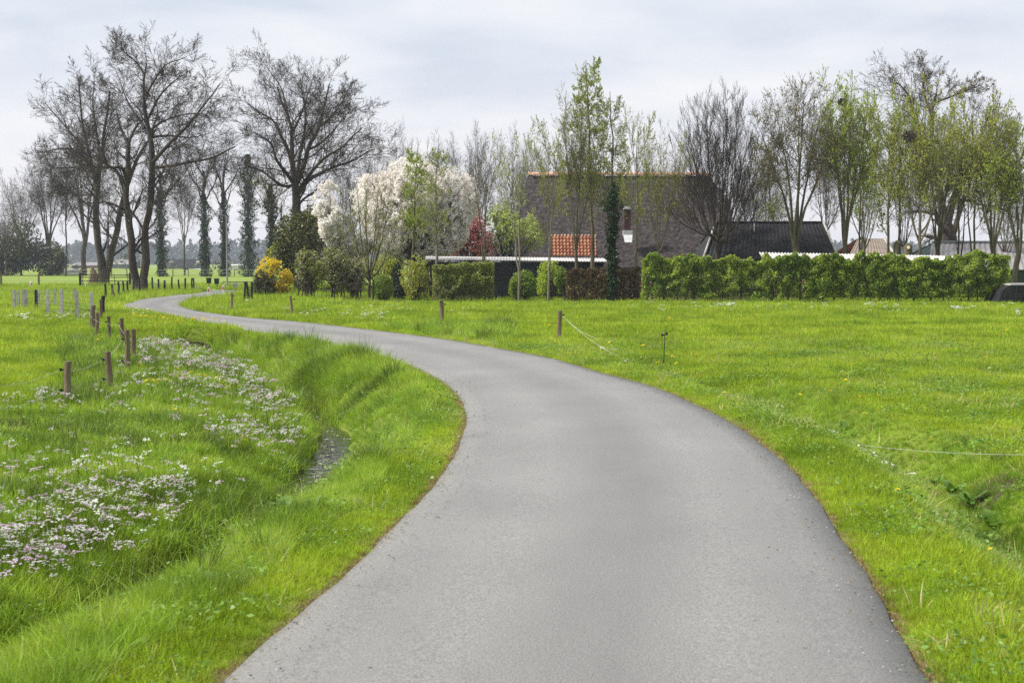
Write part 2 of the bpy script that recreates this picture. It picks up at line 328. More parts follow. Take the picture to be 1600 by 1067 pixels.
# road: rungs between the two edges, with a cross-road coordinate for the worn bands
def road_mat():
    m = bpy.data.materials.new('asphalt'); m.use_nodes = True; t = m.node_tree; b = t.nodes['Principled BSDF']
    geo = N(t, 'ShaderNodeNewGeometry'); at = N(t, 'ShaderNodeAttribute', attribute_name='across')
    def nz(scale, det=4, st=(1, 1, 1)):
        mp = N(t, 'ShaderNodeMapping'); mp.inputs['Scale'].default_value = st; L(t, geo.outputs['Position'], mp.inputs[0])
        n = N(t, 'ShaderNodeTexNoise'); n.inputs['Scale'].default_value = scale; n.inputs['Detail'].default_value = det; L(t, mp.outputs[0], n.inputs['Vector']); return n.outputs['Fac']
    band = ramp(t, at.outputs['Fac'], [(0, (.70,) * 3), (.010, (.90,) * 3), (.10, (.97,) * 3), (.30, (1.07,) * 3), (.46, (.87,) * 3), (.56, (.85,) * 3), (.72, (1.07,) * 3), (.92, (.94,) * 3), (.988, (.88,) * 3), (1, (.65,) * 3)])
    c = ramp(t, nz(.35, 4), [(.3, (.168, .163, .155)), (.7, (.202, .196, .187))])
    agg = ramp(t, nz(85, 2), [(.34, (.66,) * 3), (.5, (1.0,) * 3), (.64, (1.34,) * 3)])
    agg2 = ramp(t, nz(26, 3), [(.3, (.93,) * 3), (.7, (1.06,) * 3)])
    vor = N(t, 'ShaderNodeTexVoronoi'); vor.inputs['Scale'].default_value = 22; L(t, geo.outputs['Position'], vor.inputs['Vector'])
    chips = ramp(t, vor.outputs['Distance'], [(.05, (1.9,) * 3), (.09, (1.0,) * 3)])
    def mulc(a, b_, f=1.0):
        x = N(t, 'ShaderNodeMix', data_type='RGBA', blend_type='MULTIPLY'); x.inputs[0].default_value = f; L(t, a, x.inputs[6]); L(t, b_, x.inputs[7]); return x.outputs[2]
    stain = ramp(t, nz(1.3, 6, (1, .35, 1)), [(.36, (.94,) * 3), (.5, (1.0,) * 3), (.70, (1.04,) * 3)])
    c = mulc(mulc(mulc(mulc(mulc(c, band, .9), agg, .9), agg2), chips, .5), stain)
    cr = N(t, 'ShaderNodeTexVoronoi', feature='DISTANCE_TO_EDGE'); cr.inputs['Scale'].default_value = .9
    wv = N(t, 'ShaderNodeTexNoise'); wv.inputs['Scale'].default_value = 3.0; wv.inputs['Detail'].default_value = 5; L(t, geo.outputs['Position'], wv.inputs['Vector'])
    ad = N(t, 'ShaderNodeMix', data_type='RGBA'); ad.inputs[0].default_value = .45; L(t, geo.outputs['Position'], ad.inputs[6]); L(t, wv.outputs['Color'], ad.inputs[7]); L(t, ad.outputs[2], cr.inputs['Vector'])
    edge = ramp(t, at.outputs['Fac'], [(.04, (1,) * 3), (.15, (0,) * 3), (.87, (0,) * 3), (.96, (1,) * 3)])
    crk = ramp(t, cr.outputs['Distance'], [(.0, (.72,) * 3), (.008, (1,) * 3)])
    x = N(t, 'ShaderNodeMix', data_type='RGBA', blend_type='MULTIPLY'); L(t, edge, x.inputs[0]); L(t, c, x.inputs[6]); L(t, crk, x.inputs[7]); c = x.outputs[2]
    L(t, c, b.inputs['Base Color']); b.inputs['Roughness'].default_value = .52; b.inputs['Specular IOR Level'].default_value = .5
    bp = N(t, 'ShaderNodeBump'); bp.inputs['Strength'].default_value = .35; bp.inputs['Distance'].default_value = .006; L(t, nz(110, 2), bp.inputs['Height']); L(t, bp.outputs[0], b.inputs['Normal'])
    return m
M['asphalt'] = road_mat()
i = j = 0; rungs = [(0, 0)]
while i < len(LE) - 1 or j < len(RE) - 1:
    opts = []
    if i < len(LE) - 1: opts.append((np.hypot(*(LE[i + 1] - RE[j])), 0))
    if j < len(RE) - 1: opts.append((np.hypot(*(LE[i] - RE[j + 1])), 1))
    if i < len(LE) - 1 and j < len(RE) - 1: opts.append((np.hypot(*(LE[i + 1] - RE[j + 1])) - .02, 2))
    k = min(opts)[1]; i += k in (0, 2); j += k in (1, 2); rungs.append((i, j))
NA = 12; V = []; A = []
for n_, (i, j) in enumerate(rungs):
    jl = .007 * math.sin(LE[i][1] * 2.1) + .006 * math.sin(LE[i][1] * 6.3); jr = .007 * math.sin(RE[j][1] * 2.4 + 1) + .006 * math.sin(RE[j][1] * 7.1)
    for k in range(NA + 1):
        t_ = k / NA; p = LE[i] * (1 - t_) + RE[j] * t_
        d_ = (RE[j] - LE[i]); d_ = d_ / (np.hypot(*d_) + 1e-9)
        if k == 0: p = p + d_ * jl
        if k == NA: p = p - d_ * jr
        crown = .03 * (1 - (2 * t_ - 1) ** 2)
        V.append((p[0], p[1], .006 + crown)); A.append(t_)
nr = len(rungs); Q = list(grid_quads(nr, NA + 1))
b0 = len(V)
for n_ in range(nr):
    for k in (0, NA):
        v = V[n_ * (NA + 1) + k]; V.append((v[0] + (-.02 if k == 0 else .02), v[1], -.07)); A.append(0.0 if k == 0 else 1.0)
for n_ in range(nr - 1):
    a = n_ * (NA + 1); Q.append((a, a + NA + 1, b0 + 2 * (n_ + 1), b0 + 2 * n_)); Q.append((a + NA, b0 + 2 * n_ + 1, b0 + 2 * n_ + 3, a + 2 * NA + 1))
me = mesh_from('road', V, Q, mat=M['asphalt']); at = me.attributes.new('across', 'FLOAT', 'POINT'); at.data.foreach_set('value', np.array(A, np.float32))
tag(obj('road', me), kind='structure')
V = []; A = []
xs = np.linspace(-95, 60, 60)
for x in xs:
    for k in range(7): V.append((x, 113 + 3.6 * k / 6, .012)); A.append(k / 6)
me = mesh_from('crossing_road', V, grid_quads(60, 7), mat=M['asphalt']); at = me.attributes.new('across', 'FLOAT', 'POINT'); at.data.foreach_set('value', np.array(A, np.float32))
tag(obj('crossing_road', me), kind='structure')

# soil under hedge line and garden shrubs, darkened to stand in for contact shade
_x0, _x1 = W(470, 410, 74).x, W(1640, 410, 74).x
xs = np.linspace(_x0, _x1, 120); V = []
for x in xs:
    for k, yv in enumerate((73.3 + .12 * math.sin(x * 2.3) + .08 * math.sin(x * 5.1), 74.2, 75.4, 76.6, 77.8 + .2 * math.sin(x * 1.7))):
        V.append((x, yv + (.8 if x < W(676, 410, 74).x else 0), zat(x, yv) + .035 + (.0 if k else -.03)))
tag(obj('shade_toned_soil', mesh_from('shade_toned_soil', V, grid_quads(120, 5), mat=M['soil'])), kind='structure')

# water in the ditch
def water_mat():
    m = bpy.data.materials.new('ditch_water'); m.use_nodes = True; t = m.node_tree; b = t.nodes['Principled BSDF']
    b.inputs['Base Color'].default_value = (.03, .032, .02, 1); b.inputs['Roughness'].default_value = .03; b.inputs['IOR'].default_value = 1.33; b.inputs['Specular IOR Level'].default_value = .9
    geo = N(t, 'ShaderNodeNewGeometry'); n = N(t, 'ShaderNodeTexNoise'); n.inputs['Scale'].default_value = 5; n.inputs['Detail'].default_value = 1; L(t, geo.outputs['Position'], n.inputs['Vector'])
    bp = N(t, 'ShaderNodeBump'); bp.inputs['Strength'].default_value = .35; bp.inputs['Distance'].default_value = .03; L(t, n.outputs['Fac'], bp.inputs['Height']); L(t, bp.outputs[0], b.inputs['Normal'])
    return m
M['water'] = water_mat()
yy = np.linspace(-10, 43.9, 110); xx = np.interp(yy, DY, DX); WL = -.74
V = [(x + s_, y, WL) for x, y in zip(xx, yy) for s_ in (-1.0, -.3, .3, .9)]
tag(obj('ditch_water', mesh_from('ditch_water', V, grid_quads(110, 4), mat=M['water'])), kind='structure')

# ------------------------------------------------------------------ trees: branches grown level by level
def norm(a): return a / (np.linalg.norm(a, axis=-1, keepdims=True) + 1e-9)
def tubes(P, Rd, sides):
    """P [N,K,3], Rd [N,K] -> verts, quads"""
    Nn, K, _ = P.shape
    T = norm(np.concatenate([P[:, 1:2] - P[:, 0:1], P[:, 2:] - P[:, :-2], P[:, -1:] - P[:, -2:-1]], 1)) if K > 2 else norm(np.repeat(P[:, 1:2] - P[:, 0:1], 2, 1))
    ref = np.where(np.abs(T[..., 2:3]) < .8, np.array([0, 0, 1.0]), np.array([1.0, 0, 0]))
    ref = np.repeat(ref[:, :1], K, 1)
    U = norm(np.cross(T, ref)); Wv = np.cross(T, U)
    an = np.arange(sides) * 2 * np.pi / sides
    V = P[:, :, None] + Rd[:, :, None, None] * (U[:, :, None] * np.cos(an)[None, None, :, None] + Wv[:, :, None] * np.sin(an)[None, None, :, None])
    idx = np.arange(Nn * K * sides).reshape(Nn, K, sides); nx = np.roll(idx, -1, 2)
    Q = np.stack([idx[:, :-1], nx[:, :-1], nx[:, 1:], idx[:, 1:]], -1).reshape(-1, 4)
    return V.reshape(-1, 3), Q
def merge(parts):
    vs, qs, o = [], [], 0
    for v, q in parts: vs.append(v); qs.append(q + o); o += len(v)
    return np.vstack(vs), np.vstack(qs)
def grow(P, Rd, nch, t0, t1, ang, lr, K, rr, wig, up, r, angv=.25, taper=.8, rmin=.006, tipk=True, lmax=99.0):
    """children of every polyline of P; returns P2, R2"""
    Nn, Kp, _ = P.shape
    Lp_ = np.linalg.norm(P[:, 1:] - P[:, :-1], axis=-1).sum(1)
    Lp_ = np.minimum(Lp_, lmax); par = np.repeat(np.arange(Nn), nch); t = np.tile((np.arange(nch) + .5) / nch, Nn) + r.uniform(-.5, .5, Nn * nch) / nch
    t = t0 + (t1 - t0) * t
    if tipk: t[nch - 1::nch] = t1
    f = t * (Kp - 1); i0 = np.minimum(f.astype(int), Kp - 2); fr = (f - i0)[:, None]
    p = P[par, i0] * (1 - fr) + P[par, i0 + 1] * fr; rad = Rd[par, i0] * (1 - fr[:, 0]) + Rd[par, i0 + 1] * fr[:, 0]
    T = norm(P[par, i0 + 1] - P[par, i0]); rnd = r.normal(size=T.shape); S_ = norm(rnd - T * (rnd * T).sum(1, keepdims=True))
    a = ang * (1 + angv * r.normal(size=len(t))); a = np.where(t >= t1 - 1e-6, a * .45, a)[:, None]
    d = norm(T * np.cos(a) + S_ * np.sin(a))
    ln = lr * Lp_[par] * (1.15 - .55 * t) * r.uniform(.65, 1.25, len(t))
    st = (ln / K)[:, None]; pts_ = [p]
    for k in range(K):
        d = norm(d + wig * r.normal(size=d.shape) + np.array([0, 0, up])); p = p + d * st; pts_.append(p)
    P2 = np.stack(pts_, 1); r0 = np.maximum(rad * rr, rmin)
    R2 = r0[:, None] * (1 - taper * np.linspace(0, 1, K + 1)[None]); return P2, np.maximum(R2, rmin * .5)
def resample(pl, K):
    pl = np.asarray(pl, float)
    q = cat_rom([p for p in pl], 6) if len(pl) > 2 else pl
    s = np.concatenate([[0], np.cumsum(np.linalg.norm(q[1:, :3] - q[:-1, :3], axis=1))]); u = np.linspace(0, s[-1], K + 1)
    return np.stack([np.interp(u, s, q[:, k]) for k in range(q.shape[1])], 1)
def leaf_mesh(name, pts_, size, m_, r, var=.35, flat=0.0):
    n = len(pts_); a = norm(r.normal(size=(n, 3)) * np.array([1, 1, 1 - flat])); b = r.normal(size=(n, 3)) * np.array([1, 1, 1 - flat * .5]); b = norm(b - a * (a * b).sum(1, keepdims=True))
    s = (size * np.clip(1 + var * r.normal(size=n), .4, 2))[:, None]
    V = np.stack([pts_ - a * s, pts_ + b * s * .55, pts_ + a * s, pts_ - b * s * .55], 1).reshape(-1, 3)
    return mesh_from(name, V, np.arange(n * 4).reshape(-1, 4), mat=m_, smooth=False)
def along(P, n, r, t0=.2):
    i = r.integers(0, len(P), n); K = P.shape[1] - 1; f = r.uniform(t0, 1, n) * K; j = np.minimum(f.astype(int), K - 1); fr = (f - j)[:, None]
    return P[i, j] * (1 - fr) + P[i, j + 1] * fr

def hero(name, label, cat, Y, base, limbs, m_, seed, levels, leaves=None, trunk_h=None, group=None, zb=None, rmin=.010, tw=None):
    """limbs: list of (points [(px, py, depth offset, radius)]) in photo pixels at distance Y"""
    r = np.random.default_rng(seed); bx = W(base[0], base[1], Y); z0 = zat(bx.x, Y) - .05 if zb is None else zb
    root = empty(name, (bx.x, Y, z0), label, cat, group)
    def loc(l):
        o = []
        for q in l:
            p = W(q[0], q[1], Y + q[2]); o.append((p.x - bx.x, p.y - Y, p.z - z0, q[3]))
        return o
    TL = [resample(loc(l), 48)[:(43 if l[-1][3] < .06 else 49)] for l in limbs]; TL = [np.stack([np.interp(np.linspace(0, len(q) - 1, 15), np.arange(len(q)), q[:, c]) for c in range(4)], 1) for q in TL]
    TL = np.array(TL); P = TL[..., :3]; Rd = TL[..., 3] * .72
    ntr = sum(1 for l in limbs if l[0][1] >= base[1] - 2)
    Pn = P.copy(); Pn[:, 1:-1] += r.normal(0, .05, Pn[:, 1:-1].shape) * .6
    v, q = tubes(Pn[:ntr], Rd[:ntr] * (1 + .06 * r.normal(size=Rd[:ntr].shape)), 9)
    obj('trunk', mesh_from('trunk', v, q, mat=m_), root)
    parts = []
    if len(P) > ntr: parts.append(tubes(P[ntr:], Rd[ntr:], 7))
    cur, cr = P, Rd; last = None
    for k, lv in enumerate(levels):
        cur, cr = grow(cur, cr, r=r, rmin=rmin, **lv)
        parts.append(tubes(cur, cr, 5 if k == 0 else 3)); last = cur if k < 3 else last
    v, q = merge(parts); obj('branches', mesh_from('branches', v, q, mat=tw or m_, smooth=len(q) < 400000), root)
    if leaves: obj('foliage', leaf_mesh('foliage', along(last, leaves[1], r), leaves[2], M[leaves[0]], r), root)
    return root
LV = lambda nch, ang, lr, K, rr, wig=.15, up=.05, t0=.2, t1=1.0, **k: dict(nch=nch, ang=ang, lr=lr, K=K, rr=rr, wig=wig, up=up, t0=t0, t1=t1, **k)

OAK = [LV(14, .80, .52, 8, .38, .15, .045, t0=.16, lmax=7.0), LV(8, .72, .46, 5, .5, .17, .04, t0=.15), LV(5, .65, .55, 3, .55, .18, .03, taper=.6, t0=.15), LV(3, .6, .8, 1, .7, .15, .03, taper=.5)]
hero('bare_oak', 'bare oak with forked trunk beside the old stump and field gate', 'tree', 133, (161, 447), [
    [(163, 449, 0, .75), (161, 425, 0, .62), (158, 405, 0, .52), (152, 380, 0, .46), (151, 330, 0, .40), (153, 290, 0, .34), (158, 240, 0, .25), (166, 190, 1, .16), (172, 140, 1, .09), (178, 98, 1, .03)],
    [(163, 447, 0, .6), (168, 418, 0, .5), (178, 380, -.5, .42), (186, 340, -1, .36), (193, 310, -1, .32), (206, 270, -1, .25), (222, 235, -2, .18), (245, 200, -2, .1), (262, 170, -2, .04)],
    [(152, 300, 0, .26), (143, 262, 1, .2), (128, 230, 2, .15), (104, 200, 3, .1), (78, 170, 3, .06), (55, 140, 3, .025)],
    [(152, 290, 0, .24), (140, 240, -1, .19), (130, 200, -1, .15), (125, 150, -2, .09), (121, 100, -2, .03)],
    [(150, 275, 0, .2), (130, 245, -1, .15), (105, 232, -2, .11), (80, 235, -2, .06), (58, 240, -3, .025)],
    [(157, 245, 0, .2), (150, 200, 1, .14), (145, 160, 1, .09), (150, 110, 2, .03)],
    [(195, 305, -1, .22), (185, 270, -2, .18), (165, 255, -2, .13), (160, 225, -3, .1), (185, 190, -3, .05), (195, 160, -3, .02)],
    [(154, 300, 0, .14), (130, 305, 2, .1), (100, 300, 3, .06), (75, 290, 3, .03)],
    [(150, 262, 0, .16), (115, 262, 3, .1), (85, 262, 3, .05), (60, 255, 3, .02)]],
    M['bark'], 101, OAK, rmin=.013)
hero('bare_oak', 'tall bare oak whose two trunks rise in a V behind the black posts', 'tree', 101, (218, 458), [
    [(216, 460, 0, .62), (212, 440, 0, .42), (206, 400, 0, .38), (202, 350, 0, .34), (196, 310, 0, .31), (198, 285, 0, .31), (201, 250, 0, .27), (200, 225, 0, .2), (188, 200, 1, .12), (183, 170, 1, .07), (200, 140, 1, .03)],
    [(222, 460, 0, .6), (226, 435, 0, .43), (229, 400, 0, .38), (227, 360, 0, .33), (236, 320, -.5, .31), (238, 270, -.5, .30), (236, 220, -.5, .25), (229, 190, 0, .2), (226, 150, 0, .16), (226, 110, 0, .1), (240, 75, 0, .04), (250, 50, 0, .02)],
    [(198, 282, 0, .2), (190, 262, -1, .17), (172, 262, -1, .13), (163, 245, -2, .1), (160, 220, -2, .06), (165, 190, -3, .03)],
    [(200, 226, 0, .15), (212, 200, 1, .1), (228, 185, 1, .06), (255, 170, 2, .03)],
    [(238, 255, -.5, .2), (265, 225, -2, .16), (295, 195, -3, .12), (318, 165, -3, .09), (338, 140, -3, .06), (352, 110, -3, .02)],
    [(238, 262, 0, .2), (262, 260, -2, .15), (300, 253, -3, .13), (335, 246, -4, .1), (365, 230, -4, .07), (395, 225, -4, .03)],
    [(228, 150, 0, .13), (245, 120, -1, .09), (262, 100, -2, .06), (290, 90, -2, .03), (300, 75, -2, .015)],
    [(226, 118, 0, .12), (215, 100, 1, .08), (195, 82, 1, .05), (175, 62, 2, .02)],
    [(232, 185, 0, .14), (250, 150, -2, .1), (275, 125, -2, .06), (298, 112, -3, .03)],
    [(233, 205, 0, .14), (255, 190, 2, .1), (285, 180, 3, .07), (315, 178, 3, .04), (345, 190, 3, .02)],
    [(226, 200, 0, .14), (200, 160, 2, .08), (185, 120, 3, .04), (172, 95, 3, .015)],
    [(236, 215, 0, .12), (262, 212, 3, .09), (300, 215, 4, .06), (335, 205, 4, .03), (350, 190, 4, .015)],
    [(239, 290, 0, .12), (262, 300, -3, .08), (280, 280, -3, .05), (300, 270, -3, .02)]],
    M['bark'], 102, OAK, rmin=.010)
hero('bare_oak', 'broad bare oak spreading over the yellow forsythia and white blossom', 'tree', 105, (463, 455), [
    [(466, 460, 0, .55), (464, 400, 0, .5), (462, 340, 0, .45), (462, 300, 0, .42), (460, 280, 0, .32), (456, 245, 0, .24), (456, 215, 0, .19), (451, 185, 0, .14), (440, 160, 0, .1), (432, 130, 0, .06), (430, 90, 0, .02)],
    [(462, 290, 0, .3), (475, 260, -1, .25), (482, 230, -1, .22), (498, 200, -2, .16), (508, 160, -2, .1), (515, 130, -2, .06), (518, 105, -2, .02)],
    [(461, 285, 0, .25), (452, 240, 1, .2), (440, 215, 1, .17), (428, 190, 2, .12), (405, 175, 2, .08), (385, 160, 2, .05), (372, 140, 2, .02)],
    [(461, 290, 0, .22), (447, 270, -1, .18), (432, 250, -2, .14), (424, 225, -2, .1), (405, 212, -3, .07), (380, 200, -3, .03)],
    [(464, 300, 0, .24), (476, 285, -2, .2), (492, 262, -3, .17), (510, 245, -3, .13), (535, 230, -4, .1), (560, 205, -4, .06), (590, 188, -4, .02)],
    [(466, 305, 0, .2), (485, 280, 2, .17), (520, 262, 3, .13), (550, 252, 3, .1), (580, 235, 4, .06), (605, 230, 4, .03)],
    [(460, 290, 0, .18), (440, 290, -3, .14), (410, 268, -3, .1), (385, 258, -4, .07), (372, 250, -4, .03)],
    [(456, 210, 0, .14), (470, 180, 1, .1), (480, 150, 1, .06), (492, 120, 2, .02)],
    [(480, 235, -1, .15), (500, 225, 1, .11), (525, 200, 1, .07), (548, 170, 2, .04), (560, 150, 2, .015)],
    [(453, 190, 0, .1), (440, 140, 2, .06), (420, 110, 2, .04), (405, 90, 3, .015)],
    [(498, 200, -2, .11), (520, 180, -3, .08), (540, 150, -3, .05), (545, 130, -3, .015)],
    [(462, 285, 0, .2), (470, 235, 3, .15), (478, 190, 3, .1), (470, 130, 3, .05), (465, 95, 3, .02)]],
    M['bark'], 103, OAK, rmin=.010)

# tree kinds built once, in metres, and copied with their parts
def auto(kind, seed):
    r = np.random.default_rng(seed); Hh = 16.0
    def line(z0, z1, x0=0, y0=0, x1=0, y1=0, r0=.2, r1=.1, K=10, bow=0.0):
        t = np.linspace(0, 1, K + 1); p = np.stack([x0 + (x1 - x0) * t ** (1 + bow), y0 + (y1 - y0) * t ** (1 + bow), z0 + (z1 - z0) * t], 1)
        p[1:, :2] += np.cumsum(r.normal(0, .06, (K, 2)), 0); return p, r0 + (r1 - r0) * t
    tr, lim = [], []
    if kind == 'spread':
        tr.append(line(-.1, 5.2, r0=.28, r1=.20)); n = 7
        for k in range(n):
            a = 6.283 * k / n + r.uniform(-.4, .4); rad = r.uniform(2.2, 5.5) if k else .5; b = tr[0][0][-1]
            lim.append(line(r.uniform(4, 5.1), r.uniform(12, 16) - rad * .45, b[0], b[1], b[0] + rad * math.cos(a), b[1] + rad * math.sin(a), .11, .025, bow=-.25))
        lv = [LV(12, .75, .42, 5, .5, .18, .07, t0=.2), LV(8, .7, .55, 3, .55, .2, .06), LV(5, .6, .7, 1, .7, .18, .05, taper=.5)]
    elif kind == 'upright':
        tr.append(line(-.1, 4.4, r0=.30, r1=.27, K=8)); n = 6
        for k in range(n):
            a = 2.4 * k + r.uniform(-.3, .3); rad = 3.9 * math.sqrt((k + .3) / n); b = tr[0][0][-1]
            lim.append(line(4.2, 8.5 + 7.4 * math.sqrt(1 - (rad / 4.6) ** 2) - r.uniform(0, 1.0), b[0] + .15 * math.cos(a), b[1] + .15 * math.sin(a), b[0] + rad * math.cos(a), b[1] + rad * math.sin(a), .135, .025, bow=.25))
        lv = [LV(20, .72, .32, 5, .36, .12, .06, t0=.34), LV(10, .7, .5, 3, .5, .14, .05), LV(4, .55, .7, 1, .7, .15, .05, taper=.5)]
    elif kind == 'fan':
        tr.append(line(-.1, 5.0, r0=.36, r1=.33, K=8)); n = 26
        for k in range(n):
            a = 2.4 * k; rad = 5.4 * math.sqrt((k + .5) / n); b = tr[0][0][-1]
            zt = 5.0 + 10.6 * math.sqrt(max(0, 1 - (rad / 5.5) ** 2)); lim.append(line(4.6 + r.uniform(-.5, .4), zt, b[0], b[1], b[0] + rad * math.cos(a), b[1] + rad * math.sin(a), .075, .02, bow=-.50))
        lv = [LV(13, .50, .32, 5, .5, .08, .09, t0=.26), LV(8, .45, .5, 3, .55, .08, .09), LV(4, .4, .7, 1, .7, .1, .08, taper=.5)]
    elif kind == 'birch':
        tr.append(line(-.1, 16, r0=.17, r1=.02, K=14, x1=r.normal() * .5, y1=r.normal() * .5)); n = 16
        for k in range(n):
            t = .30 + .66 * (k + r.uniform()) / n; b = tr[0][0][min(13, int(t * 14))]; a = 2.4 * k + r.uniform(-.4, .4); ln = 2.9 * (1.1 - t) ** .6 * r.uniform(.6, 1.2)
            lim.append(line(b[2], b[2] + ln * 1.35, b[0], b[1], b[0] + ln * .6 * math.cos(a), b[1] + ln * .6 * math.sin(a), .05 * (1.2 - t), .012, bow=-.2))
        lv = [LV(9, .65, .5, 4, .5, .14, .03, t0=.15), LV(6, .6, .55, 3, .6, .16, -.01), LV(3, .6, .7, 1, .6, .2, -.05, taper=.5)]
    elif kind == 'twin':          # slender stems, branches only high up
        tr.append(line(-.1, 15.5, r0=.20, r1=.03, K=14, x1=.4)); tr.append(line(3.4, 15.0, 0, 0, -.9, .5, .12, .02, 14, bow=-.4)); n = 12
        for k in range(n):
            t = .40 + .56 * (k + r.uniform()) / n; b = tr[k % 2][0][min(13, int(t * 14))]; a = 2.4 * k; ln = 3.4 * r.uniform(.6, 1.2)
            lim.append(line(b[2], b[2] + ln * 1.2, b[0], b[1], b[0] + ln * .75 * math.cos(a), b[1] + ln * .75 * math.sin(a), .05, .012, bow=-.3))
        lv = [LV(9, .55, .42, 4, .5, .12, .08, t0=.15), LV(6, .55, .5, 3, .6, .14, .06), LV(3, .5, .6, 2, .6, .2, .02)]
    elif kind == 'vase':          # pruned shrub-tree forking low
        tr.append(line(-.1, 3.6, r0=.2, r1=.17, K=6)); n = 11
        for k in range(n):
            a = 2.4 * k; rad = 4.8 * math.sqrt((k + .5) / n); b = tr[0][0][-1]
            lim.append(line(3.0 + r.uniform(-.6, .5), 5 + 10 * math.sqrt(1 - (rad / 5.4) ** 2) - r.uniform(0, 1), b[0], b[1], b[0] + rad * math.cos(a), b[1] + rad * math.sin(a), .11, .03, bow=-.35))
        lv = [LV(11, .5, .28, 4, .45, .12, .10, t0=.25), LV(6, .5, .45, 3, .5, .12, .1), LV(3, .5, .6, 2, .6, .15, .06)]
    elif kind == 'ivied':
        tr.append(line(-.1, 11.5, r0=.30, r1=.15, K=14, x1=r.normal() * .6)); n = 8
        for k in range(n):
            t = .62 + .38 * (k + .5) / n; b = tr[0][0][min(13, int(t * 14))]; a = 2.4 * k + 1; ln = r.uniform(2.5, 4.2)
            lim.append(line(b[2], b[2] + ln * 1.15, b[0], b[1], b[0] + ln * .75 * math.cos(a), b[1] + ln * .75 * math.sin(a), .11, .02, bow=-.2))
        lv = [LV(9, .75, .45, 5, .5, .18, .06, t0=.2), LV(6, .7, .5, 4, .55, .2, .05), LV(4, .6, .6, 2, .6, .2, .03)]
    K = 10
    Ptr = [resample(np.column_stack([p, q]), 14) for p, q in tr]; Pl = [resample(np.column_stack([p, q]), 10) for p, q in lim]
    TP = np.array(Ptr); LP = np.array(Pl)
    cur, cr = LP[..., :3], LP[..., 3]; raw = [tubes(cur, cr, 5)]; 
    for k, l in enumerate(lv): cur, cr = grow(cur, cr, r=r, rmin=.012, **l); raw.append(tubes(cur, cr, 3))
    vt, qt = tubes(TP[..., :3], TP[..., 3] * (1 + .05 * r.normal(size=TP[..., 3].shape)), 9); vb, qb = merge(raw)
    zx = np.percentile(vb[:, 2], 99.8); wx = np.percentile(np.hypot(vb[:, 0], vb[:, 1]), 96)
    k3 = np.array([1 / wx, 1 / wx, 1 / zx]); sc = np.array([5.0, 5.0, 16.0]) * k3     # every kind: 16 m high, 5 m crown radius
    tw_ = np.where((vt[:, 2:3] > 0), 1, 1)
    cx = np.interp(vt[:, 2], TP[0, :, 2], TP[0, :, 0]); cy = np.interp(vt[:, 2], TP[0, :, 2], TP[0, :, 1])
    tm = mesh_from('trunk', vt * np.array([sc[0], sc[1], sc[2]]), qt, mat=M['bark_green'])
    return dict(trunk=tm, branches=mesh_from('branches', vb * sc, qb, mat=M['bark_green'], smooth=False), tips=cur * sc, r=r, tp=TP[..., :3] * sc, tr=TP[..., 3] * sc[0], kind=kind, leaf={})
KT = {}
for k, sds in dict(spread=(1, 2, 3), upright=(4, 5), fan=(6,), birch=(7, 8), twin=(9, 10), vase=(11,), ivied=(12, 13)).items():
    for n_, s_ in enumerate(sds): KT[k + str(n_)] = auto(k, 200 + s_)
def objmat(o, m_):
    o.material_slots[0].link = 'OBJECT'; o.material_slots[0].material = m_
def tree(kind, name, label, px, top, halfw, Y, bark='bark_green', leaf=None, group=None, rz=0.0, cat='tree', ivy=None, dx=0):
    """stand a copy of a built kind at photo column px and distance Y: top = photo row of its top, halfw = crown half width in photo pixels"""
    k = KT[kind]; p = W(px, 410, Y); z0 = zat(p.x, Y) - .05; hh = W(px, top, Y).z - z0; wd = halfw * Y / F * {'upright': 1.16, 'fan': 1.06, 'vase': 1.1, 'spread': 1.08}.get(k['kind'], 1.0)
    root = empty(name, (p.x, Y, z0), label, cat, group, rz); sc = (wd / 5.0, wd / 5.0, hh / 16.0)
    for part in ('trunk', 'branches'):
        o = obj(part, k[part], root); o.scale = sc; objmat(o, M[bark])
    if leaf:
        key = (leaf[1], leaf[2])
        if key not in k['leaf']: k['leaf'][key] = leaf_mesh('foliage', along(k['tips'], leaf[1], k['r'], 0), leaf[2], M[leaf[0]], k['r'])
        o = obj('foliage', k['leaf'][key], root); o.scale = sc; objmat(o, M[leaf[0]])
    if ivy:
        # ivy coat around the trunk from z a to b (fractions of the tree height), thickness c
        r = np.random.default_rng(int(px) * 7 + 3); a, b, c, n = ivy; f = r.uniform(a, b, n); z = f * 16
        tp = k['tp'][0]; rad = np.interp(z, tp[:, 2], k['tr'][0]); th = r.uniform(0, 6.283, n)
        clump = .55 + .45 * np.sin(z * 2.1 + np.sin(z * 5 + px)) * np.sin(th * 1.5 + z * .8) + .25 * np.sin(z * 7 + 3 * th)
        q = (rad * .9 + c / sc[0] * np.clip(clump, .12, 1.3) * np.sqrt(r.uniform(size=n)) * np.interp(f, [a, a + .5 * (b - a), a + .82 * (b - a), b], [.75, .85, 1.25, .12]) * (1 + .35 * np.sin(z * 3.1 + px) * np.sin(z * 1.3)))
        P = np.stack([np.interp(z, tp[:, 2], tp[:, 0]) + q * np.cos(th), np.interp(z, tp[:, 2], tp[:, 1]) + q * np.sin(th), z], 1) * np.array(sc)
        obj('ivy', leaf_mesh('ivy', P, .10 if Y > 120 else .07, M['ivy'], r), root)
    return root
FB = 'bare trees standing behind the garden'
